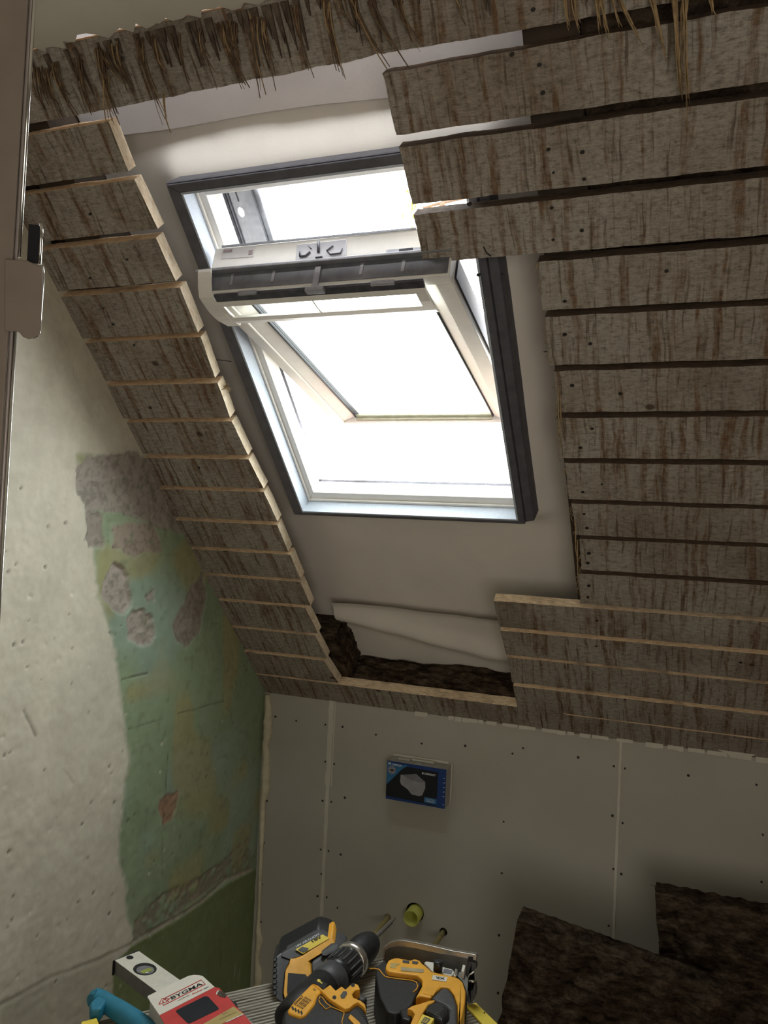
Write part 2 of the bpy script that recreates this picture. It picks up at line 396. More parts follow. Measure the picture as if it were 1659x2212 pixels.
# upper lap of the membrane, lower loose sheet with a sagging fold
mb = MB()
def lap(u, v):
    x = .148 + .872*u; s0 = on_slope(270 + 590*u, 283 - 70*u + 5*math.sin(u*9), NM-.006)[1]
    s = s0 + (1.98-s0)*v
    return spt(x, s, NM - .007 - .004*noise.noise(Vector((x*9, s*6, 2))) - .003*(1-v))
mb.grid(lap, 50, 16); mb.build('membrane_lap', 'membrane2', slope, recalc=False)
LA = on_slope(716, 1297, .09); LB = on_slope(1072, 1335, .09)
mb = MB()
def low(u, v):
    x = LA[0] + (LB[0]-LA[0])*1.25*u
    s = LA[1] + (LB[1]-LA[1])*1.25*u - .33*v
    sag = math.exp(-((v - (.18+.42*u if u < .72 else .48 - .1*(u-.72)))/.11)**2)
    n = .098 + .012*v - .026*sag*(1-.2*u) - .012*math.exp(-((v-.0)/.05)**2) + .006*noise.noise(Vector((x*8, s*9, 7)))
    return spt(x, s + .004*math.sin(u*7), n)
mb.grid(low, 60, 40); mb.build('loose_membrane_sheet', 'membrane', slope, recalc=False)
# insulation left in the eaves pocket: lower bed and left-hand stub
def lumpy(name, f, nu, nv, parent, mat='wool', label=None):
    mb = MB(); mb.grid(f, nu, nv); return mb.build(name, mat, parent, recalc=False, label=label)
def bed(u, v):
    x = .33 + .73*u; n = .030 + .115*v
    h = .100 - .012*v + .018*math.sin(v*3.1)
    d = noise.fractal(Vector((x*10, n*60, 3)), .8, 2, 5)*.012
    return spt(x, h + d, n)
lumpy('insulation_bed', bed, 160, 40, slope)
def stub(u, v):
    n = .028 + .105*u; s = .10 + (.175 + .03*u)*v
    d = noise.fractal(Vector((n*40, s*26, 9)), .8, 2, 5)*.008
    return spt(.316 + .014*u + d, s, n)
lumpy('insulation_stub', stub, 30, 60, slope)
mb = MB(); mb.box(.145, .312, .095, .275, -.125, -.030); mb.build('insulation_batt', 'wool', slope, bevel=.004)
mb = MB(); mb.box(.145, 1.02, -.02, .085, -.145, -.034); mb.build('insulation_batt', 'wool', slope)
# outer roof covering (keeps the daylight out except through the window)
mb = MB()
for (a0, a1, b0, b1) in ((-.3, X1+.2, -.35, ws0-.03), (-.3, X1+.2, ws1+.02, 2.6), (-.3, wx0-.03, ws0-.03, ws1+.02), (wx1+.02, X1+.2, ws0-.03, ws1+.02)):
    mb.box(a0, a1, b0, b1, -.165, -.145)
mb.build('roof_covering', 'roofmetal', slope)
# fine seam thread across the membrane
mb = MB()
a = on_slope(1120, 757, NM-.006); b = on_slope(1182, 760, NM-.006)
mb.tube([spt(a[0], a[1], NM-.006), spt(b[0], b[1], NM-.006)], .0008, 4)
a = on_slope(468, 777, NM-.006); b = on_slope(500, 781, NM-.006)
mb.tube([spt(a[0], a[1], NM-.006), spt(b[0], b[1], NM-.006)], .0007, 4)
mb.build('seam_thread', 'screw', slope)

# ---- roof window
win = empty('window_1', mw=SM); tag(win, 'white centre-pivot roof window tilted open inside a dark grey collar', kind='structure')
def ring(mb, o, i, n0, n1, mi=0, obulge=(0, 0, 0, 0)):
    # o, i = (x0, x1, s0, s1)
    ox0, ox1, os0, os1 = o; ix0, ix1, is0, is1 = i; b = obulge
    O = [(ox0, os0), (ox1, os0), (ox1, os1), (ox0, os1)]; I = [(ix0, is0), (ix1, is0), (ix1, is1), (ix0, is1)]
    OB = [(ox0-b[0], os0-b[2]), (ox1+b[1], os0-b[2]), (ox1+b[1], os1+b[3]), (ox0-b[0], os1+b[3])]
    for k in range(4):
        k2 = (k+1) % 4
        mb.prism([spt(*O[k], n0), spt(*O[k2], n0), spt(*I[k2], n0), spt(*I[k], n0)], [spt(*OB[k], n1), spt(*OB[k2], n1), spt(*I[k2], n1), spt(*I[k], n1)], mi)
mb = MB(); ring(mb, (.332, .918, .752, 1.583), (.356, .904, .7605, 1.566), .040, .095, 0, (.002, .008, .002, -.004))
mb.build('window_collar', 'collar', win, bevel=.002)
mb = MB(); mb.prism([spt(.919, .7545, .044), spt(.938, .7545, .049), spt(.938, 1.583, .049), spt(.919, 1.578, .044)], [spt(.924, .7545, .095), spt(.944, .7545, .095), spt(.944, 1.578, .095), spt(.924, 1.57, .095)])
mb.build('collar_strip', 'collar', win, bevel=.003)
TS = on_slope(616, 349, .088)[1]
mb = MB(); mb.prism([spt(.330, 1.5835, .043), spt(.9315, 1.5835, .043), spt(.9315, 1.586, .046), spt(.330, 1.586, .046)], [spt(.336, TS-.006, .093), spt(.9315, TS-.006, .093), spt(.9315, TS, .088), spt(.336, TS, .088)])
mb.build('collar_strip', 'collar', win, bevel=.002)
print('TS', TS)
mb = MB(); ring(mb, (.3565, .9035, .761, 1.5655), (.3605, .8995, .765, 1.5615), .041, .085); mb.build('reveal_liner', 'reveal', win)
mb = MB(); ring(mb, (.3565, .9035, .761, 1.5655), (.380, .8855, .790, 1.540), .085, .128)
mb.build('window_frame', 'frame', win, bevel=.0015)
mb = MB(); ring(mb, (.3605, .8995, .765, 1.5615), (.366, .8945, .7715, 1.556), .079, .085); mb.build('frame_bead', 'frame', win, bevel=.001)
mb = MB(); ring(mb, (.31, .96, .72, 1.62), (.366, .8995, .770, 1.556), .1285, .160); mb.build('outer_cladding', 'darkmetal', win)
# steel side rail outside, with a hole, beside the upper opening
mb = MB()
rx0, rx1, rs0, rs1 = .381, .441, 1.30, 1.55
hx, hs, hr = .402, 1.478, .007
outl = [(rx0, rs0), (rx1, rs0), (rx1, rs1), (rx0, rs1)]
ringp = [(hx+hr*math.cos(k*math.pi/4), hs+hr*1.5*math.sin(k*math.pi/4)) for k in range(8)]
def rectpt(k):
    a = k*math.pi/4; c, s_ = math.cos(a), math.sin(a); ex = rx1 if c > .1 else (rx0 if c < -.1 else hx); es = rs1 if s_ > .1 else (rs0 if s_ < -.1 else hs); return (ex, es)
for k in range(8):
    k2 = (k+1) % 8; q = [ringp[k], rectpt(k), rectpt(k2), ringp[k2]]
    mb.prism([spt(x, s, .150) for x, s in q], [spt(x, s, .154) for x, s in q])
mb.build('side_rail', 'greymetal', win)
mb = MB(); mb.box(.376, .3815, rs0, rs1, -.158, -.146); mb.box(.386, .388, rs0, rs1, -.150, -.147); mb.box(.404, .406, 1.50, 1.545, -.150, -.1485); mb.build('rail_edge', 'darkmetal', win)
mb = MB(); mb.tube([spt(.447, rs0, .155), spt(.447, 1.47, .155), spt(.447, rs1, .155)], .0075, 8); mb.box(.441, .444, rs0, rs1, -.158, -.146); mb.build('rail_tube', 'channel', win)

# sash: turned about its centre pivot
TH = math.radians(31); SP0, NP0 = 1.166, .108
def sab(x, a, b):
    s = SP0 + a*math.cos(TH) + b*math.sin(TH); n = NP0 - a*math.sin(TH) + b*math.cos(TH)
    return (x, s, -n)
def sbox(mb, x0, x1, a0, a1, b0, b1, mi=0):
    mb.prism([sab(x0, a0, b0), sab(x1, a0, b0), sab(x1, a1, b0), sab(x0, a1, b0)], [sab(x0, a0, b1), sab(x1, a0, b1), sab(x1, a1, b1), sab(x0, a1, b1)], mi)
_B = Vector(sab(0, 0, 1)) - Vector(sab(0, 0, 0)); _A = Vector(sab(0, 1, 0)) - Vector(sab(0, 0, 0)); _O = Vector(sab(0, 0, 0))
SMI = SM.inverted()
def on_sash(px, py, b):
    o = SMI @ CAM; d = SMI.to_3x3() @ ray(px, py); P0 = _O + _B*b
    t = (P0 - o).dot(_B)/d.dot(_B); p = o + d*t
    return p.x, (p-_O).dot(_A)
sx0, sx1 = .377, .869
TA = .268          # top edge of the sash, which faces the camera
def on_top(px, py, a=TA):
    o = SMI @ CAM; d = SMI.to_3x3() @ ray(px, py); P0 = _O + _A*a
    t = (P0 - o).dot(_A)/d.dot(_A); p = o + d*t
    return p.x, (p-_O).dot(_B)
def tplate(name, pxs, mat, a0, a1, bev=0.):
    c4 = [on_top(*p) for p in pxs]; mb = MB()
    mb.prism([sab(x, TA+a1, b) for x, b in c4], [sab(x, TA+a0, b) for x, b in c4]); return mb.build(name, mat, sash, bevel=bev)
mb = MB()
sbox(mb, sx0, .405, -.39, .240, 0, .05); sbox(mb, .836, sx1, -.39, .240, 0, .05); sbox(mb, .4051, .8359, -.39, -.368, 0, .05)
for (xa, xb) in ((.4052, .436), (.835, .806)):
    mb.prism([sab(xa, -.367, .004), sab(xb, -.367, .016), sab(xb, -.367, .05), sab(xa, -.367, .05)], [sab(xa, .240, .004), sab(xb, .240, .016), sab(xb, .240, .05), sab(xa, .240, .05)])
sbox(mb, sx0, sx1, .2405, TA, 0, .100)
sash = mb.build('window_sash', 'frame', win, bevel=.002)
mb = MB(); sbox(mb, .437, .8055, -.36, .240, .020, .026); mb.build('glass_pane', 'glass', sash)
mb = MB(); sbox(mb, .4365, .4405, -.366, .240, .013, .0195); sbox(mb, .803, .8057, -.366, .240, .013, .0195); sbox(mb, .444, .4455, -.358, .240, .016, .0195); sbox(mb, .449, .450, -.352, .240, .016, .0195); mb.build('side_gasket', 'gasket', sash)
mb = MB(); sbox(mb, .441, .8025, -.3675, -.362, .006, .0195); sbox(mb, .441, .8025, -.360, -.3585, .012, .0195); sbox(mb, .441, .8025, -.356, -.3545, .014, .0195); mb.build('bottom_bead', 'bead', sash)
mb = MB(); sbox(mb, sx1+.0005, sx1+.0045, -.10, .240, .012, .05); sbox(mb, sx0-.0035, sx0-.0005, -.39, .10, .012, .05); mb.build('side_seal', 'gasket', sash)
# drip lip, dark vent channel, control flap with a slot
mb = MB(); sbox(mb, .353, .873, TA+.0002, TA+.014, .040, .046); sbox(mb, .390, .872, TA+.0002, TA+.006, .0462, .052); mb.build('ventilation_lip', 'greymetal', sash, bevel=.001)
mb = MB(); sbox(mb, .385, .866, TA+.0002, TA+.002, .004, .0395); mb.build('vent_channel', 'channel', sash)
for xx in (.43, .52, .70, .78):
    mb = MB(); sbox(mb, xx, xx+.006, TA+.002, TA+.0035, .012, .036); mb.build('channel_clip', 'greymetal', sash)
mb = MB()
def quadstrip(mb, prof, x0, x1, th=.005):
    for (a0, b0), (a1, b1) in zip(prof[:-1], prof[1:]):
        mb.prism([sab(x0, a0, b0), sab(x1, a0, b0), sab(x1, a1, b1), sab(x0, a1, b1)], [sab(x0, a0, b0+th), sab(x1, a0, b0+th), sab(x1, a1, b1+th), sab(x0, a1, b1+th)])
fx0, fx1 = .384, .822
flapA = [(.266, -.007), (.252, -.0115)]; flapB = [(.252, -.0115), (.239, -.0145)]; slot = [(.239, -.0145), (.216, -.016), (.198, -.015)]; flapC = [(.198, -.015), (.182, -.014), (.164, -.008)]
quadstrip(mb, flapB, fx0+.008, fx1); quadstrip(mb, flapC, fx0+.008, fx1); quadstrip(mb, slot, fx0+.008, fx0+.020); quadstrip(mb, slot, fx1-.020, fx1); quadstrip(mb, slot, .596, .599)
quadstrip(mb, [(.285, .036), (.275, .010), (.264, -.007), (.228, -.015), (.208, -.016), (.190, -.015), (.154, -.007)], fx0-.022, fx0+.008, .006)
mb.build('ventilation_flap', 'frame', sash)
mb = MB(); quadstrip(mb, flapA, fx0+.012, fx1); mb.build('flap_top_strip', 'darkmetal', sash)
mb = MB(); sbox(mb, .610, .622, TA+.002, TA+.006, -.008, .036); sbox(mb, .598, .634, .262, TA+.008, -.016, -.007)
sbox(mb, .452, .492, .265, .270, -.010, -.002); sbox(mb, .725, .770, .265, .270, -.010, -.002); mb.build('flap_hinge', 'greymetal', sash, bevel=.0008)
# latch plate with its two hooks, on the sash edge
tplate('latch_plate', ((639,568), (748,556), (750,518), (643,530)), 'clear', .0002, .003, .002)
mb = MB()
def sline(pts, w):
    q = [on_top(*p) for p in pts]; mb.tube([sab(x, TA+.005, b) for x, b in q], w, 5)
sline([(650,557), (650,546)], .0016); sline([(650,557), (662,556), (672,547)], .0022); sline([(668,533), (675,541)], .001)
sline([(722,534), (708,545), (716,553), (738,550), (741,540)], .0016); sline([(690,524), (690,548)], .0028); sline([(684,560), (698,558)], .002)
mb.build('latch_hook', 'darkmetal', sash)
tplate('type_sticker', ((478,560), (548,555), (551,533), (484,538)), 'labelw', .0002, .001)
tplate('sticker_print', ((483,546), (502,545), (503,539), (484,540)), 'labelr', .0011, .0016)
tplate('sticker_print', ((537,551), (546,550), (547,541), (538,542)), 'labelr', .0011, .0016)
tplate('handle_slot', ((834,550), (918,542), (922,534), (836,541)), 'greymetal', .0002, .002)
tplate('slot_print', ((863,546), (893,543), (893,537), (863,540)), 'gasket', .0021, .003)
tplate('edge_seam', ((480,536), (900,496), (900,492), (480,531.5)), 'greymetal', .0002, .002)

# ---- flat ceiling with its torn edge
ZC = 1.84*sa - .004
mb = MB()
edge = []
x = -.02
while x < X1:
    edge.append((x, -1.84*ca - .004 + random.uniform(-.013, .009) + .01*noise.noise(Vector((x*14, 0, 0))))); x += random.uniform(.006, .02)
edge.append((X1, -1.27))
poly = edge + [(X1, -3.9), (-.02, -3.9)]
mb.prism([(a, b, ZC) for a, b in poly], [(a, b, ZC+.03) for a, b in poly])
ceil = mb.build('ceiling', 'ceil'); tag(ceil, 'flat plaster ceiling broken off in a ragged line', kind='structure')
# torn reed backing hanging over the top board
mb = MB(); rnd = random.Random(3)
def strand(px, py, qx, qy, r, m=0, n=-.006):
    a = on_slope(px, py); b = on_slope(qx, qy); k = 5; pts = []
    for i in range(k+1):
        t = i/k; pts.append(spt(a[0]+(b[0]-a[0])*t + rnd.uniform(-.0008, .0008), a[1]+(b[1]-a[1])*t, n - .010*math.sin(t*2.6) - rnd.random()*.001))
    mb.tube(pts, [r*(1-.6*i/k) for i in range(k+1)], 4, m)
clumps = [(85,150,120,250,6), (105,150,150,265,10), (125,135,180,260,10), (170,125,205,250,6), (215,105,262,262,14), (228,112,300,200,7), (250,95,290,200,8), (305,85,362,262,12), (340,80,380,220,5), (385,75,420,190,6), (430,65,480,190,6), (480,52,540,195,16), (505,48,530,170,10), (550,35,575,200,7), (575,40,610,195,7), (640,15,680,165,6), (705,0,745,160,16), (740,0,770,60,5), (765,0,845,140,8), (800,0,880,135,6), (860,0,915,110,9), (990,-20,1010,60,4)]
for (ax, ay, bx, by, cnt) in clumps:
    for k in range(cnt):
        f = rnd.uniform(.35, 1.05)
        ex = ax + (bx-ax)*f + rnd.uniform(-9, 9); ey = ay + (by-ay)*f
        strand(ax + rnd.uniform(-10, 10), ay + rnd.uniform(-8, 3), ex, ey, rnd.uniform(.0006, .0020), 0 if k % 6 else 1, -rnd.uniform(.002, .010))
for (ax, ay, bx, by, cnt) in [(1220,-10,1238,72,4), (1237,-10,1262,76,4), (1292,-10,1302,80,5), (1300,-10,1322,105,5), (1322,-10,1344,55,3), (1340,-10,1395,100,5), (1410,-10,1440,130,9), (1458,-10,1474,210,12), (1478,-10,1490,300,6), (1538,-10,1542,30,3), (235,160,250,300,3), (355,200,380,305,2), (1480,-10,1472,150,5)]:
    for k in range(cnt):
        f = rnd.uniform(.6, 1.0)
        strand(ax + rnd.uniform(-6, 6), ay, ax+(bx-ax)*f + rnd.uniform(-5, 5), ay+(by-ay)*f, rnd.uniform(.0008, .0017), 1, -rnd.uniform(.003, .014))
mb.build('reed_strands', ['reed', 'reed2'], slope, kind='stuff', label='torn dry reed strands hanging from the broken ceiling edge')
# plaster keys / residue streaks along the torn edge
mb = MB()
for i in range(70):
    x = rnd.uniform(.12, 1.35); s1 = 1.832; L = rnd.uniform(.015, .085); w = rnd.uniform(.002, .006)
    pts = [(x-w, s1), (x+w, s1), (x+w*.5, s1-L*.6), (x+w*.1, s1-L), (x-w*.5, s1-L*.5)]
    mb.prism([spt(a, b, .001) for a, b in pts], [spt(a, b, -rnd.uniform(.002, .006)) for a, b in pts])
mb.build('plaster_residue', 'mud', slope, kind='stuff')

# ---- left wall: dense sheet carrying the paint patches and relief
STEP = .004
ys = np.arange(-3.9, 0.001, STEP); zs = np.arange(-1.2, 1.32, STEP)
ys = np.concatenate([np.arange(-3.9, -1.5, .05), np.arange(-1.5, 0.006, STEP)]); zs = np.concatenate([np.arange(-1.2, -.75, .03), np.arange(-.75, 1.36, STEP)])
Y, Z = np.meshgrid(ys, zs, indexing='ij')
def wallpoly(pts): return np.array([[on_axis(x, y, 0, 0.0).y, on_axis(x, y, 0, 0.0).z] for x, y in pts])
def pdist(poly):
    """signed distance (negative inside) of every grid point to a polygon"""
    d2 = np.full(Y.shape, 1e9); ins = np.zeros(Y.shape, bool); k = len(poly)
    for i in range(k):
        ax, ay = poly[i]; bx, by = poly[(i+1) % k]
        ex, ey = bx-ax, by-ay; t = np.clip(((Y-ax)*ex+(Z-ay)*ey)/(ex*ex+ey*ey+1e-12), 0, 1)
        d2 = np.minimum(d2, (Y-ax-t*ex)**2 + (Z-ay-t*ey)**2)
        c = ((ay > Z) != (by > Z)) & (Y < (bx-ax)*(Z-ay)/(by-ay+1e-12)+ax); ins ^= c
    d = np.sqrt(d2); return np.where(ins, -d, d)
def ldist(pts):
    P = wallpoly(pts); d2 = np.full(Y.shape, 1e9)
    for i in range(len(P)-1):
        ax, ay = P[i]; bx, by = P[i+1]; ex, ey = bx-ax, by-ay
        t = np.clip(((Y-ax)*ex+(Z-ay)*ey)/(ex*ex+ey*ey+1e-12), 0, 1)
        d2 = np.minimum(d2, (Y-ax-t*ex)**2 + (Z-ay-t*ey)**2)
    return np.sqrt(d2)
rs = np.random.RandomState(5)
def smooth_noise(freq, seed):
    r = np.random.RandomState(seed); n = 64; g = r.rand(n, n)
    u = (Y*freq) % n; v = (Z*freq) % n; i = np.floor(u).astype(int) % n; j = np.floor(v).astype(int) % n
    fu = u-np.floor(u); fv = v-np.floor(v); fu = fu*fu*(3-2*fu); fv = fv*fv*(3-2*fv)
    a = g[i, j]*(1-fu)+g[(i+1) % n, j]*fu; b = g[i, (j+1) % n]*(1-fu)+g[(i+1) % n, (j+1) % n]*fu
    return a*(1-fv)+b*fv
nz = smooth_noise(14, 1)*.4 + smooth_noise(37, 2)*.3 + smooth_noise(90, 3)*.3 - .5
fine = smooth_noise(170, 21) - .5; mid = smooth_noise(60, 22) - .5
def sm(d, w): return np.clip(.5 - d/w, 0, 1)
c0 = np.array([.68, .645, .53]); colr = np.ones(Y.shape+(3,))*c0; H = np.zeros(Y.shape)
def paint(mask, c):
    global colr
    colr = colr*(1-mask[..., None]) + np.array(c)*mask[..., None]
G = wallpoly([(168,985),(190,1110),(200,1180),(205,1240),(222,1300),(232,1353),(250,1407),(257,1490),(271,1566),(279,1640),(268,1720),(258,1800),(256,1858),(269,1899),(276,1974),(288,2040),(300,2230),(620,2230),(620,1480),(330,985)])
dG = pdist(G) + nz*.02
mG = sm(dG, .018)
paint(mG, (.30, .385, .245))
H += -.0008*mG
g2 = smooth_noise(7, 9)
paint(mG*np.clip((g2-.45)*3, 0, .8), (.32, .42, .34)); paint(mG*np.clip((smooth_noise(9, 12)-.62)*4, 0, .6), (.42, .36, .16))
dark = pdist(wallpoly([(286,2042),(400,1975),(470,1925),(548,1880),(620,1850),(620,2300),(244,2300),(244,2085)])) + nz*.004
paint(sm(dark, .008), (.20, .25, .11))
greyL = pdist(wallpoly([(0,2160),(130,2105),(246,2052),(246,2300),(0,2300)])) + nz*.004
paint(sm(greyL, .01)*.45, (.42, .40, .30))
for P, c, dep in (([(160,1015),(200,985),(290,975),(345,1010),(375,1090),(400,1150),(350,1140),(300,1120),(230,1105),(190,1105),(165,1060)], (.40, .36, .315), -.0015),
               ([(190,1110),(222,1105),(226,1180),(192,1184)], (.35, .31, .27), -.003),
               ([(226,1255),(235,1232),(250,1221),(268,1228),(280,1255),(284,1300),(277,1325),(262,1326),(240,1310),(226,1285)], (.47, .42, .37), -.006),
               ([(272,1340),(285,1324),(310,1320),(330,1330),(337,1375),(325,1390),(300,1395),(280,1380)], (.45, .40, .35), -.005),
               ([(372,1350),(392,1310),(440,1230),(446,1290),(432,1365),(405,1395),(380,1390)], (.34, .30, .255), -.001),
               ([(315,1285),(336,1260),(334,1300),(318,1300)], (.40, .36, .32), -.002),
               ([(240,1130),(330,1130),(350,1190),(290,1200),(245,1180)], (.40, .34, .28), -.0005),
               ([(345,1725),(385,1715),(372,1770),(350,1790)], (.40, .26, .17), -.001)):
    d = pdist(wallpoly(P)) + nz*.030; mk = sm(d, .005); paint(mk, c); paint(mk*np.clip(fine*2.2 + mid*1.6, 0, .6), tuple(v*.55 for v in c)); H += dep*1.6*mk + mk*(fine*.0022 + mid*.002)
    rim = np.exp(-((d-.004)/.003)**2); paint(rim*.25, (.52, .52, .45))
# seam between the upper wall and the lower lining, broken plaster along it
dl = ldist([(0,2172),(110,2112),(200,2078),(250,2055),(288,2038)]) + nz*.004; mk = sm(dl-.004, .006); paint(mk*.45, (.30, .26, .20)); H += -.002*mk
dl = ldist([(290,2036),(345,2005),(400,1972),(440,1945),(490,1900),(543,1880)]); mk = sm(dl-.006+nz*.008, .006); paint(mk, (.46, .42, .34)); H += -.004*mk
band = pdist(wallpoly([(285,2035),(290,1990),(350,1930),(420,1900),(480,1860),(545,1800),(545,1880),(480,1905),(400,1965),(330,2010)])) + nz*.03
mk = sm(band, .01)*np.clip((nz+.12)*6, 0, 1); paint(mk*.8, (.30, .24, .19)); H += -.004*mk
for ln, w in (([(278,1575),(320,1562),(355,1553)], .0022), ([(385,1542),(440,1527),(485,1514)], .0022), ([(364,1600),(363,1660),(352,1800),(350,1900)], .0014), ([(262,1468),(320,1455)], .0012), ([(52,1535),(78,1588)], .004), ([(135,1660),(160,1690)], .0012)):
    d = ldist(ln) + nz*.003; mk = sm(d-w*.5, w*1.6); paint(mk*.75, (.10, .085, .06)); H += -.003*mk
for k in range(150):
    px = rs.uniform(5, 550); py = rs.uniform(1000, 2150); q = on_axis(px, py, 0, 0.); rr = rs.uniform(.0016, .0042)
    d = np.sqrt((Y-q.y)**2+(Z-q.z)**2); mk = sm(d-rr, .003); paint(mk*.8, (.13, .11, .09) if k % 3 else (.75, .72, .62)); H += -.004*mk
H += nz*.004 + mid*.0006
paint(np.clip(mid*2.4-.55, 0, .5)*mG, (.22, .27, .17)); paint(np.clip((smooth_noise(23, 31)-.66)*5, 0, .16)*(1-mG), (.50, .46, .36))
keep = Z < (-Y*math.tan(ALPHA) + .13)
idx = -np.ones(Y.shape, int); idx[keep] = np.arange(keep.sum())
verts = np.stack([H[keep], Y[keep], Z[keep]], -1)
a, b, c_, d_ = idx[:-1, :-1], idx[1:, :-1], idx[1:, 1:], idx[:-1, 1:]
ok = (a >= 0) & (b >= 0) & (c_ >= 0) & (d_ >= 0)
faces = np.stack([a[ok], b[ok], c_[ok], d_[ok]], -1)
me = bpy.data.meshes.new('wall_left'); me.from_pydata(verts.tolist(), [], faces.tolist())
ca_ = me.color_attributes.new('Col', 'FLOAT_COLOR', 'POINT')
ca_.data.foreach_set('color', np.concatenate([colr[keep], np.ones((keep.sum(), 1))], 1).astype(np.float32).ravel())
me.polygons.foreach_set('use_smooth', np.ones(len(faces), bool)); me.materials.append(M['leftwall'])
wl = bpy.data.objects.new('wall_left', me); COL.objects.link(wl); tag(wl, 'old patched gable wall, cream and green plaster with bare spots', kind='structure')
mb = MB(); mb.prism([(-.12, -3.9, -1.2), (-.02, -3.9, -1.2), (-.02, .1, -1.2), (-.12, .1, -1.2)], [(-.12, -3.9, 1.7), (-.02, -3.9, 1.7), (-.02, .1, 1.7), (-.12, .1, 1.7)])
mb.build('masonry_backing', 'roomwall', wl)

# ---- knee wall: three plasterboards with filled joints
kw = empty('wall_back'); tag(kw, 'low grey plasterboard wall under the roof slope', kind='structure')
J1, J2 = .237, 1.107
def hole_panel(mb, x0, x1, z0, z1, holes):
    """rectangular board with round holes (grid of cells, holes cut as octagon cells)"""
    cells = []
    xs = [x0] + sum([[h[0]-h[2]*1.6, h[0]+h[2]*1.6] for h in sorted(holes)], []) + [x1]
    for i in range(len(xs)-1):
        if i % 2 == 0: mb.box(xs[i], xs[i+1], 0, .0125, z0, z1)
        else:
            h = sorted(holes)[i//2]; za, zb = h[1]-h[2]*1.6, h[1]+h[2]*1.6
            mb.box(xs[i], xs[i+1], 0, .0125, z0, za); mb.box(xs[i], xs[i+1], 0, .0125, zb, z1)
            n = 16
            def rp(k):
                t = 2*math.pi*k/n + math.pi/4; c, s = math.cos(t), math.sin(t); m = max(abs(c), abs(s)); return (h[0]+c/m*h[2]*1.6, h[1]+s/m*h[2]*1.6)
            def cp_(k):
                t = 2*math.pi*k/n + math.pi/4; return (h[0]+math.cos(t)*h[2], h[1]+math.sin(t)*h[2])
            for k in range(n):
                q = [cp_(k), rp(k), rp(k+1), cp_(k+1)]
                mb.prism([(p[0], 0, p[1]) for p in q], [(p[0], .0125, p[1]) for p in q])
pipe_c = on_axis(896, 1971, 1, 0.); tl = on_axis(838, 1980, 1, 0.); tr = on_axis(957, 2013, 1, 0.)
for (x0, x1, hs_) in ((-.005, J1-.004, []), (J1+.004, J2-.003, [(tl.x, tl.z, .0085), (pipe_c.x, pipe_c.z, .0285), (tr.x+.001, tr.z, .012)]), (J2+.003, X1, [])):
    mb = MB(); hole_panel(mb, x0, x1, -1.2, .035, hs_)
    mb.build('plasterboard', 'drywall', kw)
mb = MB(); mb.box(J1-.0042, J1+.0042, .0025, .012, -1.2, .035); mb.box(J2-.0032, J2+.0032, .0025, .012, -1.2, .035)
mb.build('joint_recess', 'cardgrey', kw)
for J, w, pxs in ((J1, .0075, 0), (J2, .0045, 1)):
    mb = MB(); rn = random.Random(J)
    L = []; R = []; z = .03
    while z > -1.2:
        wl_ = w*(1.25 if (pxs == 0 and z > -.26) else .8)
        L.append((J - wl_*rn.uniform(.75, 1.1), z)); R.append((J + wl_*rn.uniform(.75, 1.1), z)); z -= .02
    P = L + R[::-1]
    mb.prism([(x, -.0014, z) for x, z in P], [(x, .004, z) for x, z in P])
    if pxs == 0: mb.box(J+.011, J+.0145, -.0016, .001, -.26, .0)
    mb.build('joint_filler', 'jointfill', kw)
# ragged filler where the boards meet the slope
mb = MB(); rn = random.Random(5); x = .45
while x < X1-.06:
    w = rn.uniform(.012, .05); h = rn.uniform(.001, .007)
    if x > .6 or rn.random() < .3:
        P = [(x + w*t, -.004 - h*rn.uniform(.3, 1)) for t in (0, .25, .5, .75, 1)] + [(x+w, .004), (x, .004)]
        mb.prism([(a, -.004, b) for a, b in P], [(a, .003, b) for a, b in P])
    x += w*rn.uniform(.9, 1.8)
q = on_axis(1580, 1622, 1, 0.)
P = [(q.x-.05, q.z+.012), (q.x-.03, q.z-.001), (q.x-.01, q.z-.006), (q.x, q.z-.018), (q.x+.012, q.z-.006), (q.x+.05, q.z-.004), (q.x+.07, q.z+.01)]
mb.prism([(a, -.010, b) for a, b in P], [(a, .003, b) for a, b in P])
mb.build('edge_filler', 'jointfill', kw)
# drywall screws, some with a burr of paper
mb = MB()
screws = [(595,1548),(640,1557),(703,1565),(740,1570),(812,1587),(911,1606),(1005,1611),(1130,1616),(1107,1628),(745,1723),(703,1645),(722,1650),(697,1730),(716,1732),(1088,1775),(1249,1636),(1326,1655),(1350,1660),(1487,1675),(1634,1695),(577,1730),(570,1820),(693,1835),(710,1838),(736,1846),(694,1888),(1084,1886),(1323,1762),(1345,1778),(566,1910),(686,1936),(706,1938),(729,1961),(1078,2020),(564,1991),(1325,1877),(1342,1888),(1648,1803),(1315,2000),(1076,2145),(1645,1905)]
for i, p in enumerate(screws):
    q = on_axis(*p, 1, 0.); r = .0030 if i % 3 else .0038
    mb.tube([(q.x, -.0012, q.z), (q.x, .001, q.z)], r, 7, 0)
    if i % 2 == 0:
        mb.tube([(q.x-.002, -.001, q.z-.003), (q.x+.0015, -.002, q.z-.0065), (q.x+.003, -.001, q.z-.003)], .0013, 4, 1)
mb.build('drywall_screws', ['screw', 'jointfill'], kw, kind='stuff')
mb = MB(); mb.box(-.02, X1, .06, .10, -1.2, .02); mb.build('cavity_back', 'darkgap', kw)

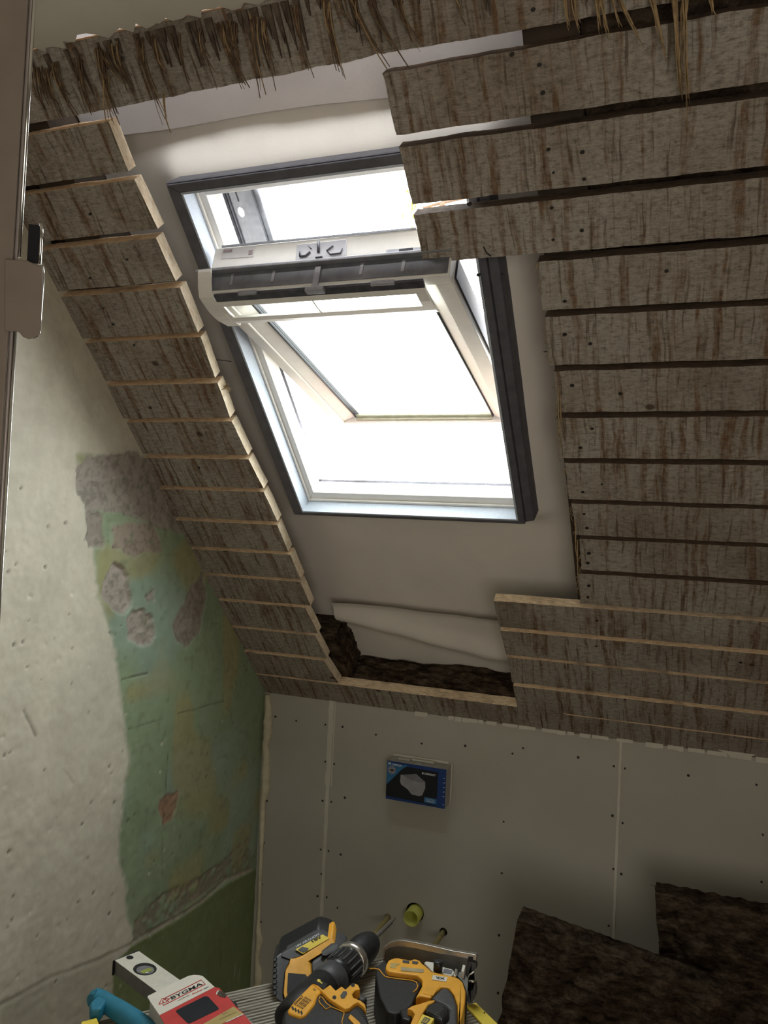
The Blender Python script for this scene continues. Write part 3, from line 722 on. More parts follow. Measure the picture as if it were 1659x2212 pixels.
# other room surfaces (behind and beside the camera)
mb = MB(); mb.box(-.1, X1+.1, -3.9, .1, -1.25, -1.2); tag(mb.build('floor', 'floor'), 'bare chipboard floor', kind='structure')
mb = MB(); mb.box(X1, X1+.1, -3.9, .1, -1.2, 1.7); tag(mb.build('wall_right', 'roomwall'), 'plain plastered wall on the right', kind='structure')
mb = MB(); mb.box(-.1, X1+.1, -4.0, -3.9, -1.2, 1.7); tag(mb.build('wall_front', 'roomwall'), 'plain wall of the hallway behind', kind='structure')

def lerp_(a, b, t): return (a[0]+(b[0]-a[0])*t, a[1]+(b[1]-a[1])*t)
# ---- door jamb close to the camera on the left
dj = empty('door_1'); tag(dj, 'brown-grey painted door jamb with steel strike plate', kind='structure')
DJ = .62
def jpt(px, py, d=DJ): return pt(px, py, d)
def jline(ptop, pbot, ytop=-260, ybot=2500):
    k = (pbot[0]-ptop[0])/(pbot[1]-ptop[1]); return (ptop[0]+k*(ytop-ptop[1]), ytop), (ptop[0]+k*(ybot-ptop[1]), ybot)
def jstrip(mb, pl, pr, d, th, y0=-260, y1=2500, mi=0):
    a0, a1 = jline(*pl, y0, y1); b0, b1 = jline(*pr, y0, y1)
    mb.prism([jpt(*a0, d), jpt(*b0, d), jpt(*b1, d), jpt(*a1, d)], [jpt(*a0, d+th), jpt(*b0, d+th), jpt(*b1, d+th), jpt(*a1, d+th)], mi)
mb = MB(); jstrip(mb, ((-120,0), (-190,1215)), ((62,0), (-10,1215)), DJ, .05); mb.build('door_lining', 'jamb', dj, bevel=.002)
mb = MB(); jstrip(mb, ((62.3,0), (-9.7,1215)), ((72,0), (0,1215)), DJ+.003, .04); mb.build('lining_arris', 'jambedge', dj, bevel=.0015)
# bright steel weather strip on the arris, interrupted by the strike plate
mb = MB()
for q0, q1, ya, yb2 in (((74,0), (2,1215), -260, 556), ((75.5,0), (3.5,1215), 712, 2500)):
    a0, a1 = jline(q0, q1, ya, yb2); mb.tube([jpt(*a0, DJ+.003), jpt(*lerp_(a0, a1, .5), DJ+.003), jpt(*a1, DJ+.003)], .0014, 12)
mb.build('steel_strip', 'polished', dj)
mb = MB()
P = [(10,560), (58,562), (90,578), (93,590), (89,712), (86,722), (76,729), (62,733), (50,728), (40,716), (10,716)]
mb.prism([jpt(x, y, DJ-.004) for x, y in P], [jpt(x, y, DJ-.001) for x, y in P]); mb.build('strike_plate', 'jamb', dj, bevel=.001)
mb = MB(); P = [(62,484), (86,486), (84,570), (58,568)]
mb.prism([jpt(x, y, DJ+.002) for x, y in P], [jpt(x, y, DJ+.006) for x, y in P]); mb.build('latch_recess', 'darkgap', dj)
mb = MB()
mb.tube([jpt(88,483), jpt(90,500), jpt(85.5,571)], [.0011, .0013, .0012], 6)
mb.tube([jpt(91,574), jpt(93,590), jpt(89,650), jpt(85,708), jpt(84,717), jpt(79,725), jpt(72,731)], [.0009, .0013, .0012, .0012, .0013, .0012, .0006], 6)
mb.build('strike_edge', 'polished', dj)

# ================================================================== THINGS
# expanding foam bead in the corner of gable and knee wall
mb = MB(); pts = []; rad = []
z = -.004
widths = [(1500,9),(1530,13),(1560,17),(1590,16),(1610,12),(1640,13),(1665,17),(1700,15),(1712,14),(1730,9),(1790,10),(1830,8),(1870,8),(1900,7),(1950,6),(1985,6),(2010,10),(2030,13),(2060,9),(2075,8),(2100,14),(2120,15),(2140,10),(2212,12)]
for py, w in widths:
    px = 577 - (py-1500)*.0385 + (4 if w > 12 else 0)
    q = on_axis(px, py, 1, -.006); pts.append((max(.007, q.x), -.005, q.z)); rad.append(w/2/FPX*3.1)
ip, ir = [], []
for i in range(len(pts)-1):
    for k in range(5):
        t = k/5; ip.append([pts[i][j]*(1-t)+pts[i+1][j]*t for j in range(3)]); ir.append((rad[i]*(1-t)+rad[i+1]*t)*(1+.16*noise.noise(Vector((i+t, 3.1, 0))*2.3)))
mb.tube(ip, ir, 10)
tag(mb.build('foam_bead', 'foam'), 'lumpy cream expanding foam bead filling the wall corner', 'foam')

# fibre on the gable wall
mb = MB(); f = [(158,797),(158,812),(170,828),(190,838),(215,848),(238,853)]
mb.tube([on_axis(x, y, 0, .004) for x, y in f], .0004, 4); tag(mb.build('loose_fibre', 'hair'), 'fine pale fibre curling off the gable wall beside the boards', 'fibre')
mb = MB(); x, s = on_slope(488, 838, -.004)
for k in range(60):
    d = Vector((random.uniform(-1, 1), random.uniform(-1, 1), random.uniform(-.2, 1))).normalized()*random.uniform(.006, .016)
    mb.tube([slope_pt(x, s, 0.0), slope_pt(x+d.x*.6, s+d.y*.6, -abs(d.z)*.5), slope_pt(x+d.x, s+d.y, -abs(d.z))], [.0006, .0004, .0002], 4)
tag(mb.build('wool_tuft', 'reed2'), 'small brown wool tuft caught on a sawn board end left of the window', 'wool')

# text helper -------------------------------------------------------
def text_mesh(s, bold=False):
    cu = bpy.data.curves.new('t', 'FONT'); cu.body = s; cu.resolution_u = 2
    if bold: cu.offset = .02
    o = bpy.data.objects.new('t', cu); COL.objects.link(o); bpy.context.view_layer.update()
    me = bpy.data.meshes.new_from_object(o.evaluated_get(bpy.context.evaluated_depsgraph_get()))
    bpy.data.objects.remove(o); bpy.data.curves.remove(cu)
    V = [v.co.copy() for v in me.vertices]; F = [tuple(p.vertices) for p in me.polygons]; bpy.data.meshes.remove(me)
    if not V: return [], []
    x0 = min(v.x for v in V); x1 = max(v.x for v in V); y0 = min(v.y for v in V); y1 = max(v.y for v in V)
    return [((v.x-x0)/(x1-x0), (v.y-y0)/(y1-y0)) for v in V], F
def put_text(name, s, fn, bl, br, tl, mat, parent, bold=False):
    """text laid in the parallelogram bl, br, tl (pixels) on the surface fn(px,py)"""
    V, F = text_mesh(s, bold); me = bpy.data.meshes.new(name)
    P = [fn(bl[0]+(br[0]-bl[0])*u+(tl[0]-bl[0])*v, bl[1]+(br[1]-bl[1])*u+(tl[1]-bl[1])*v) for u, v in V]
    me.from_pydata([tuple(p) for p in P], [], F); me.materials.append(M[mat])
    o = bpy.data.objects.new(name, me); COL.objects.link(o); o.parent = parent; return o

# ---- flush-plate installation box in the wall
bx = empty('installation_box', (.541, 0, -.195)); tag(bx, 'small blue and white cardboard box set in the grey plasterboard wall', 'box')
BX0, BX1, BZ0, BZ1, BD = .4515, .6335, -.2505, -.1385, .055
mb = MB(); mb.box(BX0, BX1, -BD, -.0005, BZ0, BZ1); mb.build('carton', 'cardgrey', bx, bevel=.001)
def bface(u, v, off=.0006): return Vector((BX0+(BX1-BX0)*u, -BD-off, BZ0+(BZ1-BZ0)*v))
def bpoly(name, pts, mat, off=.0006, th=.0005):
    mb = MB(); mb.prism([bface(u, v, off) for u, v in pts], [bface(u, v, off-th) for u, v in pts]); return mb.build(name, mat, bx)
bpoly('printed_face', [(0, 0), (1, 0), (1, 1), (0, 1)], 'bluecard', .0006)
bpoly('blue_wedge', [(.005, .38), (.27, .84), (.36, .95), (.005, .95)], 'blue2', .0009, .0002)
bpoly('black_panel', [(.0, .08), (.86, .04), (.87, .90), (.33, .92), (.25, .82), (.0, .36)], 'blackcard', .0009, .0002)
bpoly('fixture_picture', [(.24, .68), (.42, .74), (.50, .77), (.66, .60), (.665, .45), (.62, .25), (.58, .215), (.53, .215), (.50, .225), (.44, .225), (.37, .34), (.26, .43), (.235, .50)], 'greyprint', .0012, .0002)
bpoly('basin_picture', [(.27, .685), (.42, .735), (.50, .76), (.65, .60), (.56, .565), (.45, .58), (.36, .63)], 'greyprint2', .0014, .0002)
bpoly('round_badge', [(.085+.068*math.cos(k*math.pi/8), .77+.105*math.sin(k*math.pi/8)) for k in range(16)], 'greyprint', .0012, .0002)
for u, v in ((.085, .84), (.035, .77), (.135, .77), (.085, .70)):
    bpoly('badge_dot', [(u+.008*math.cos(k*math.pi/3), v+.012*math.sin(k*math.pi/3)) for k in range(6)], 'ink', .0015, .0002)
bpoly('badge_mark', [(.06, .745), (.115, .745), (.115, .79), (.06, .79)], 'ink', .0015, .0002)
bpoly('brand_mark', [(.022, .905), (.058, .91), (.058, .965), (.022, .96)], 'whiteink', .0012, .0002)
bpoly('mark_gap', [(.036, .915), (.042, .915), (.042, .955), (.036, .955)], 'bluecard', .0014, .0002)
bpoly('blue_badge', [(.655, .08), (.86, .075), (.86, .215), (.655, .22)], 'blue2', .0012, .0002)
bpoly('edge_ticks', [(.965, .10), (.985, .09), (.985, .12), (.965, .11)], 'whiteink', .0012, .0002)
for k in range(5):
    v = .30 + k*.115
    bpoly('edge_tick', [(.955, v), (.985, v+.008), (.985, v+.022), (.955, v+.01)], 'whiteink', .0012, .0002)
bpoly('maker_mark', [(.60, .79), (.625, .79), (.625, .84), (.60, .84)], 'whiteink', .0012, .0002)
mb = MB(); cc = [(.755+.07*max(-1, min(1, 1.5*math.cos(k*math.pi/12))), .147+.036*math.sin(k*math.pi/12)) for k in range(25)]
mb.tube([bface(u, v, .0016) for u, v in cc], .0005, 4); mb.build('badge_outline', 'whiteink', bx)
def bfn(px, py): return bface(px, py, .0016)
put_text('brand_lettering', 'OMEGA', bfn, (.077, .895), (.255, .895), (.077, .945), 'whiteink', bx, True)
put_text('maker_lettering', 'GEBERIT', bfn, (.635, .79), (.83, .79), (.635, .84), 'whiteink', bx, True)
put_text('badge_lettering', 'Geberit', bfn, (.705, .128), (.805, .128), (.705, .166), 'whiteink', bx)
mb = MB(); mb.box(.475, .512, -.030, -.002, BZ1+.0005, BZ1+.004); mb.box(.515, .585, -.022, -.002, BZ1+.0005, BZ1+.006); mb.box(.45, .625, -.006, -.0005, BZ1+.001, BZ1+.009)
mb.build('paste_remnant', 'jointfill', bx, bevel=.001)
mb = MB(); mb.prism([(.545+.008*math.cos(k*.785), -.040+.006*math.sin(k*.785), BZ1+.0002) for k in range(8)], [(.545+.008*math.cos(k*.785), -.040+.006*math.sin(k*.785), BZ1+.0012) for k in range(8)]); mb.build('lid_sticker', 'labelw', bx)
mb = MB(); mb.box(BX1, BX1+.005, -.008, -.0005, BZ0-.002, BZ1+.004); mb.build('side_filler', 'jointfill', bx)
rebase(bx)

# ---- waste pipe stub and the two protective tubes in the knee wall
def hollow(mb, p0, p1, r, ri, seg=28):
    p0, p1 = Vector(p0), Vector(p1); t = (p1-p0).normalized(); a = t.orthogonal().normalized(); b = t.cross(a)
    def rg(p, r_): return [mb.bm.verts.new(p+(a*math.cos(2*math.pi*k/seg)+b*math.sin(2*math.pi*k/seg))*r_) for k in range(seg)]
    R = [rg(p0, r), rg(p1, r), rg(p1, ri), rg(p0+t*.004, ri)]
    for i in range(3):
        for k in range(seg):
            f = mb.bm.faces.new((R[i][k], R[i][(k+1) % seg], R[i+1][(k+1) % seg], R[i+1][k])); f.smooth = i != 1
    mb.bm.faces.new(R[3][::-1]); mb.bm.faces.new(R[0])
ws = empty('waste_pipe', (pipe_c.x, 0, pipe_c.z)); tag(ws, 'yellow-green plastic pipe stub sticking out of the grey wall', 'pipe')
mb = MB(); hollow(mb, (pipe_c.x, .045, pipe_c.z-.002), (pipe_c.x+.001, -.036, pipe_c.z-.003), .0235, .0212); mb.build('pipe_wall', 'yellowpipe', ws); rebase(ws)
mb = MB(); hollow(mb, (tl.x, .05, tl.z), (tl.x+.002, -.115, tl.z-.004), .0078, .005, 14)
tag(mb.build('protective_tube', 'tube'), 'olive tube stub from the wall above the drill bit', 'tube')
mb = MB(); hollow(mb, (tr.x, .05, tr.z-.001), (tr.x-.002, -.135, tr.z-.006), .0072, .005, 14)
tag(mb.build('protective_tube', 'tube'), 'olive tube stub from the wall behind the jigsaw, right of the yellow pipe', 'tube')

# ---- insulation batts standing on the floor against the wall
def batt(name, TL, TR, BL, yb, th, label, seed):
    tl_, tr_, bl_ = [on_axis(*p, 1, yb) for p in (TL, TR, BL)]
    ux = (tr_-tl_); dz = (bl_-tl_); k = (-1.19 - tl_.z)/dz.z; dn = dz*k
    mb = MB(); nn = ux.cross(dn).normalized(); nn = nn if nn.y < 0 else -nn
    def f(side):
        def g(u, v):
            e = noise.fractal(Vector((u*9+seed, v*14, side*5)), .9, 2, 6)
            ed = min(u, 1-u, 1)*40; ed2 = min(v, 1)*30
            base = tl_ + ux*(u + .012*noise.noise(Vector((v*20, seed, 1)))*(1 if u < .02 else 0)) + dn*(v + .006*noise.noise(Vector((u*26, seed, 4)))*(1 if v < .03 else 0))
            return base + nn*((th if side else 0) + (e*.022 if side else 0)*min(1, ed+.2)*min(1, ed2+.2))
        return g
    nu, nv = 110, 130
    mb.grid(f(1), nu, nv); mb.grid(f(0), nu, nv)
    F1, F0 = f(1), f(0)
    def edge_strip(h):
        def g(t, w):
            a = h(1, t); b = h(0, t); p = F1(*a)*(1-w) + F0(*b)*w
            return p + Vector((noise.noise(p*60)*.006, 0, noise.noise(p*55+Vector((3, 0, 0)))*.006))*(math.sin(w*math.pi))
        return g
    mb.grid(edge_strip(lambda s_, t: (0, t)), nv, 8); mb.grid(edge_strip(lambda s_, t: (t, 0)), nu, 8); mb.grid(edge_strip(lambda s_, t: (1, t)), nv, 4)
    bmesh.ops.remove_doubles(mb.bm, verts=mb.bm.verts[:], dist=.0004)
    # loose fibres on top
    for i in range(60):
        u = random.random(); p = F1(u, .0)*random.random() ; p = F1(u, 0)*.5 + F0(u, 0)*.5
        d = Vector((random.uniform(-.015, .015), random.uniform(-.01, .01), random.uniform(.002, .012)))
        mb.tube([p, p+d*.5, p+d+Vector((0, 0, -.002))], [.0008, .0006, .0003], 4)
    return tag(mb.build(name, 'wool'), label, 'insulation')
batt('insulation_slab', (1418,1905), (1950,2010), (1432,2120), -.16, .065, 'taller dark mineral wool slab leaning in the far right corner', 3)
batt('insulation_slab', (1131,1958), (1560,2110), (1082,2225), -.30, .07, 'nearer brown mineral wool slab, left of the taller dark one', 8)

# ---- bench: ribbed weathered board on a trestle
ZB = -.28
A0 = on_axis(293, 2185, 2, ZB); A1 = on_axis(590, 2119, 2, ZB)
ud = (A1-A0).normalized(); vd = Vector((ud.y, -ud.x, 0))
BM_ = Matrix(((ud.x, vd.x, 0, A0.x), (ud.y, vd.y, 0, A0.y), (0, 0, 1, ZB), (0, 0, 0, 1)))
bench = empty('work_bench', mw=Matrix.Translation((A0.x, A0.y, -1.2)))
tag(bench, 'makeshift bench of ribbed weathered grey decking board under the tools', 'bench')
U0, U1 = -.42, .545
for k in range(3):
    v0 = k*.142; mb = MB(); prof = [(v0+.001, -.028), (v0+.001, -.003)]
    n = 16
    for i in range(n):
        a = v0 + .003 + i*(.134/n); w = .134/n
        prof += [(a+w*.12, 0), (a+w*.62, 0), (a+w*.74, -.0022), (a+w*.98, -.0022)]
    prof += [(v0+.140, -.003), (v0+.140, -.028)]
    mb.prism([(U0, v, z) for v, z in prof], [(U1, v, z) for v, z in prof])
    o = mb.build('decking_board', 'deck', bench); o.matrix_parent_inverse = bench.matrix_world.inverted() if False else Matrix.Identity(4)
    o.matrix_local = Matrix.Translation((-A0.x, -A0.y, 1.2)) @ BM_
for (u, v) in ((-.25, .04), (-.25, .38), (.42, .04), (.42, .38)):
    mb = MB(); mb.box(u-.022, u+.022, v-.022, v+.022, -.92, -.0285); o = mb.build('leg', 'rafter', bench, bevel=.002); o.matrix_local = Matrix.Translation((-A0.x, -A0.y, 1.2)) @ BM_

# generic slab from a pixel outline on a horizontal plane z
def hp(z): return lambda px, py: on_axis(px, py, 2, z)
def slab(name, pts, z, th, mat, parent, bevel=.003, scale=None, seg=3, label=None):
    if scale: s_, ox, oy = scale; pts = [(ox + x/s_, oy + y/s_) for x, y in pts]
    f = hp(z); mb = MB(); P = [f(x, y) for x, y in pts]
    mb.prism(P, [p - Vector((0, 0, th)) for p in P])
    o = mb.build(name, mat, parent, bevel=bevel, seg=seg, label=label)
    return o
# slab on a plane given by three pixel+depth points (for faces that are neither level nor upright)
def plane_fn(p, q, r, off=0.):
    A, B, C_ = pt(*p), pt(*q), pt(*r); n = (B-A).cross(C_-A).normalized()
    if n.dot(CAM-A) < 0: n = -n
    A = A + n*off
    def f(px, py):
        d = ray(px, py); return CAM + d*((A-CAM).dot(n)/d.dot(n))
    f.n = n; return f
def pslab(name, pts, fn, th, mat, parent, bevel=.002, scale=None, seg=2, lift=0., ext=None):
    if scale: s_, ox, oy = scale; pts = [(ox + x/s_, oy + y/s_) for x, y in pts]
    mb = MB(); P = [fn(x, y) + fn.n*lift for x, y in pts]
    mb.prism(P, [p - (fn.ext if hasattr(fn, 'ext') else fn.n)*th for p in P]); return mb.build(name, mat, parent, bevel=bevel, seg=seg)
def ell(cx, cy_, rx, ry, n=28, rot=0):
    return [(cx+rx*math.cos(2*math.pi*k/n)*math.cos(rot)-ry*math.sin(2*math.pi*k/n)*math.sin(rot), cy_+rx*math.cos(2*math.pi*k/n)*math.sin(rot)+ry*math.sin(2*math.pi*k/n)*math.cos(rot)) for k in range(n)]

# ---- spirit level
lv = empty('spirit_level', on_axis(335, 2142, 2, ZB)); tag(lv, 'pale aluminium spirit level jutting out from under the red box', 'level')
ZL = ZB + .026
slab('level_body', [(247.5,2074), (300,2054), (479,2180), (424,2206)], ZL, .0245, 'alubody', lv, .0005)
slab('level_face', [(248,2074.3), (300,2054.3), (478.5,2180), (424.5,2205.5)], ZL+.0012, .001, 'alu', lv, .0003)
slab('end_cap', [(243.5,2075.5), (247.3,2074), (299.6,2053.8), (298,2051.5)], ZL+.001, .0265, 'blackp', lv, .0004)
slab('hanging_hole', ell(280.5, 2068, 8, 4), ZL+.0016, .0003, 'ink', lv, 0)
slab('vial_rim', ell(313, 2093, 25.5, 13.3), ZL+.0018, .0005, 'blackp', lv, .0004)
slab('vial', ell(314, 2095, 19.5, 9.3), ZL+.0022, .0003, 'greyprint2', lv, .0002)
slab('bubble_tube', [(302,2098), (323,2090), (331,2095), (310,2103)], ZL+.0030, .0006, 'lime', lv, .0004)
slab('bubble_glint', [(314,2101), (320,2098.7), (321.5,2100), (316,2102.3)], ZL+.0034, .0002, 'whiteink', lv, 0)
rebase(lv)

# ---- screw box
S3 = (6.38, 300, 2080)
sb = empty('screw_box', on_axis(400, 2180, 2, ZL+.002)); tag(sb, 'red and white carton of screws with torn corner lying on the spirit level', 'box')
ZS = ZL + .030
slab('carton', [(150,535), (1045,330), (1110,345), (1265,510), (1330,600), (1460,720), (1700,960), (600,1250), (285,720)], ZS, .0265, 'cardgrey', sb, .0008, S3)
slab('white_panel', [(118,470), (126,452), (230,400), (560,235), (690,175), (760,163), (830,168), (880,180), (1045,330), (285,720), (155,532), (148,515)], ZS+.0012, .001, 'white', sb, .0003, S3)
slab('red_panel', [(285,722), (1045,332), (1110,345), (1265,510), (1330,590), (1445,700), (1560,842), (1700,960), (600,1250)], ZS+.0012, .001, 'red', sb, .0003, S3)
slab('viewing_window', [(512,672), (520,650), (900,462), (935,458), (960,470), (1098,618), (1100,640), (700,833), (670,828)], ZS+.0016, .0002, 'blackcard', sb, 0, S3)
slab('size_label', [(1305,600), (1435,698), (1210,805), (980,930), (700,950)], ZS+.0016, .0002, 'gold', sb, 0, S3)
slab('torn_corner', [(1065,420), (1100,370), (1150,390), (1215,440), (1190,480), (1120,465)], ZS+.0017, .0002, 'mud', sb, 0, S3)
slab('torn_card_edge', [(1062,425), (1078,385), (1105,372), (1095,395), (1080,420), (1075,440)], ZS+.0019, .0002, 'white', sb, 0, S3)
slab('white_edge', [(1435,700), (1440,712), (1200,822), (1205,806)], ZS+.0019, .0002, 'white', sb, 0, S3)
slab('torn_flap', [(1265,512), (1350,550), (1360,600), (1320,590)], ZS-.004, .003, 'ink', sb, .0003, S3)
def s3(x, y): return (S3[1]+x/S3[0], S3[2]+y/S3[0])
f = hp(ZS+.0016)
put_text('brand_lettering', 'BYGMA', f, s3(455,508), s3(885,300), s3(430,470), 'ink', sb, True)
put_text('small_lettering', 'made by', f, s3(540,530), s3(700,450), s3(533,512), 'ink', sb)
put_text('small_lettering', 'fischer', f, s3(735,440), s3(885,368), s3(730,420), 'redink', sb, True)
put_text('size_lettering', '200', f, s3(1150,722), s3(1225,690), s3(1140,702), 'ink', sb)
put_text('size_lettering', '4,5x5/8 mm', f, s3(1115,795), s3(1345,690), s3(1105,770), 'ink', sb)
mb = MB()
def redline(pts, w=.0007): mb.tube([f(*s3(*p)) for p in pts], w, 4)
redline([(360,485), (860,235), (915,295), (340,585), (325,545)]); redline([(275,570), (320,490), (430,495), (390,515), (410,535)]); redline([(275,570), (315,560)]); redline([(325,520), (345,550), (385,535), (370,500), (335,510)])
mb.build('logo_outline', 'redink', sb)
slab('logo_bar', [(890,355), (955,325), (962,330), (897,362)], ZS+.0018, .0002, 'greyprint2', sb, 0, S3)
rebase(sb)

# ---- teal handle and yellow block
S4 = (6.91, 160, 2040)
th_ = empty('tool_handle', on_axis(262, 2185, 2, ZB)); tag(th_, 'teal blue plastic tool handle with hanging hole, left of the red box', 'handle')
axis_px = [(262,860), (330,820), (420,850), (520,900), (700,1010), (900,1150), (1300,1430)]
zt = ZB + .020; fz = hp(zt)
mb = MB(); pp = [fz(S4[1]+x/S4[0], S4[2]+y/S4[0]) for x, y in axis_px]; rr = [.012, .0165, .0155, .0145, .0155, .0165, .016]
ip, ir = [], []
for i in range(len(pp)-1):
    for k in range(5): t = k/5; ip.append(pp[i].lerp(pp[i+1], t)); ir.append(rr[i]*(1-t)+rr[i+1]*t)
mb.tube(ip, ir, 16); mb.build('grip', 'teal', th_)
slab('hook_horn', [(232,890), (262,835), (420,700), (500,705), (560,750), (470,850), (400,960), (330,962), (250,978)], zt+.012, .022, 'teal', th_, .006, S4)
slab('hanging_hole', ell(472, 768, 56, 36, 20, -.35), zt+.0125, .0003, 'ink', th_, 0, S4); rebase(th_)
yb_ = slab('yellow_block', [(105,1150), (340,1090), (400,1250), (110,1290)], ZB+.022, .021, 'ylabel', None, .002, S4); tag(yb_, 'small yellow block at the lower left beneath the teal handle', 'block')

# ---- battery tool lying behind the drill
S1 = (5.925, 580, 1970)
def s1(x, y): return (S1[1]+x/S1[0], S1[2]+y/S1[0])
bt = empty('impact_driver', on_axis(640, 2150, 2, ZB)); tag(bt, 'yellow and black impact driver with big battery, behind the drill', 'power tool')
fF = plane_fn((600, 2172, 1.376), (720, 2168, 1.408), (640, 2020, 1.495)); fF.ext = -Vector((FWD.x, FWD.y, 0)).normalized()
pslab('battery_pack', [(45,1000), (52,830), (58,720), (80,600), (110,560), (150,530), (590,285), (640,278), (720,300), (800,330), (800,420), (280,640), (215,780), (190,1060), (220,1205), (150,1160), (90,1110)], fF, .07, 'blackp', bt, .004, S1)
for k in range(7):
    y = 600 + k*72
    pslab('battery_rib', [(42+abs(k-3)*4, y), (105, y-8), (108, y+42), (45+abs(k-3)*4, y+48)], fF, .05, 'black', bt, .002, S1, lift=.0015)
pslab('yellow_frame', [(268,628), (330,632), (400,600), (780,335), (815,335), (835,400), (845,450), (505,655), (530,720), (548,900), (440,1000), (330,1100), (235,1205), (200,1140), (183,1060), (205,785), (250,720)], fF, .06, 'yellow', bt, .003, S1, lift=.004)
pslab('battery_top', [(160,545), (590,300), (690,300), (770,350), (420,575), (270,620), (160,580)], fF, .02, 'grey', bt, .003, S1, lift=.002)
pslab('vent_panel', [(240,810), (460,828), (485,860), (490,900), (400,1010), (290,1115), (240,1085), (228,1040)], fF, .002, 'ink', bt, .001, S1, lift=.006)
pslab('rating_label', [(335,505), (680,315), (770,362), (430,560)], fF, .002, 'ylabel', bt, .0005, S1, lift=.0052)
pslab('dark_pad', [(365,510), (420,470), (505,490), (490,520), (430,545)], fF, .001, 'grey', bt, .0004, S1, lift=.0058)
pslab('release_button', [(655,575), (780,480), (860,470), (880,490), (870,530), (720,610), (670,605)], fF, .012, 'grey', bt, .003, S1, lift=.010)
pslab('grip_body', [(535,665), (650,590), (780,480), (880,470), (960,520), (1000,560), (800,700), (650,800), (560,900), (545,780)], fF, .065, 'grey', bt, .005, S1, lift=.003)
f = lambda x, y: fF(x, y) + fF.n*.0060
put_text('label_lettering', '18V', f, s1(560,412), s1(680,350), s1(530,385), 'ink', bt, True)
put_text('side_lettering', '18V XR LI-ION', f, s1(350,478), s1(640,320), s1(335,455), 'whiteink', bt)
rebase(bt)

# ---- cordless drill lying on its side
dr = empty('cordless_drill', on_axis(690, 2180, 2, ZB)); tag(dr, 'yellow and black cordless drill with steel bit, in front of the other tools', 'power tool')
ZA = ZB + .041
axf = hp(ZA)
def lathe(name, secs, mat, parent, seg=28):
    mb = MB(); mb.tube([axf(*p) for p, r in secs], [r for p, r in secs], seg); return mb.build(name, mat, parent)
def lerp2(a, b, t): return (a[0]+(b[0]-a[0])*t, a[1]+(b[1]-a[1])*t)
Aa, Ab = (640, 2190), (800, 2036)
def axp(t): return lerp2(Aa, Ab, t)
lathe('motor_housing', [(axp(-.12), .020), (axp(-.10), .027), (axp(.05), .030), (axp(.36), .030)], 'black', dr)
lathe('selector_collar', [(axp(.36), .029), (axp(.365), .0305), (axp(.50), .0305), (axp(.505), .028)], 'grey', dr)
lathe('clutch_ring', [(axp(.50), .026), (axp(.51), .029), (axp(.535), .030), (axp(.70), .030), (axp(.715), .028)], 'blackp', dr)
mb = MB()
ad = (axf(*axp(1)) - axf(*axp(0))).normalized(); e1 = Vector((0, 0, 1)); e2 = ad.cross(e1).normalized()
for k in range(18):
    t = 2*math.pi*k/18; rd = e1*math.cos(t) + e2*math.sin(t)
    mb.tube([axf(*axp(.545)) + rd*.0300, axf(*axp(.69)) + rd*.0300], .0021, 6)
mb.build('clutch_ribs', 'grey', dr)
lathe('chuck_ring', [(axp(.715), .0275), (axp(.72), .0315), (axp(.765), .0315), (axp(.77), .028)], 'steel', dr)
lathe('chuck', [(axp(.77), .026), (axp(.78), .0275), (axp(.90), .0272), (axp(.96), .0245), (axp(1.01), .019), (axp(1.02), .012)], 'black', dr)
lathe('chuck_nose', [(axp(1.02), .0115), (axp(1.05), .0105), (axp(1.06), .0065)], 'steel', dr, 12)
n0 = axf(*axp(1.05)); n1 = pt(854, 1982, axf(*axp(1.05)).dot(FWD) - CAM.dot(FWD) + .055); 
mb = MB(); mb.tube([n0, n0.lerp(n1, .12), n0.lerp(n1, .13), n0.lerp(n1, .80), n0.lerp(n1, .81), n0.lerp(n1, 1.0)], [.0052, .0052, .0044, .0044, .0028, .0014], 6); mb.build('driver_bit', 'steel', dr)
ZT = ZB + .0735
slab('rubber_body', [(180,1330), (205,1250), (620,1010), (700,1030), (790,1120), (980,1245), (1060,1220), (1140,1165), (1215,1215), (1250,1290), (1280,1390), (1310,1450), (1330,1600), (900,1650), (500,1700), (190,1500)], ZT-.006, .060, 'black', dr, .008, S1)
slab('label_panel', [(248,1240), (330,1130), (555,905), (640,950), (700,1000), (630,1060), (600,1160), (530,1250), (470,1320), (400,1340), (262,1290), (246,1265)], ZT-.002, .03, 'yellow', dr, .004, S1)
slab('vent_slot', [(292,1218), (312,1200), (330,1245), (312,1262)], ZT-.0015, .0003, 'ink', dr, 0, S1)
for dx, dy in ((38, 26), (76, 46), (114, 62)): slab('vent_slot', [(292+dx,1212+dy), (310+dx,1196+dy), (326+dx,1238+dy), (308+dx,1256+dy)], ZT-.0015, .0003, 'ink', dr, 0, S1)
f = hp(ZT-.0012)
put_text('brand_lettering', 'DEWALT', f, s1(345,1192), s1(452,1082), s1(322,1172), 'ink', dr, True)
for k in range(5):
    o_ = k*17; put_text('small_print', '-- ---- --- --', f, s1(368+o_,1205+o_*.55), s1(480+o_,1090+o_*.55), s1(360+o_,1198+o_*.55), 'ink', dr)
put_text('small_print', 'CE', f, s1(565,990), s1(600,1010), s1(575,970), 'ink', dr, True)
slab('gear_housing', [(560,905), (640,940), (700,990), (790,925), (860,1000), (935,945), (985,985), (1080,900), (1150,930), (1175,985), (1110,1000), (1070,1050), (1090,1095), (1180,1130), (1240,1180), (1252,1270), (1215,1210), (1140,1150), (1090,1180), (1040,1225), (980,1240), (870,1170), (780,1110), (690,1020)], ZT, .045, 'yellow', dr, .003, S1)
slab('hammer_panel', [(565,900), (600,830), (770,915), (715,985)], ZT+.0005, .02, 'blackp', dr, .002, S1)
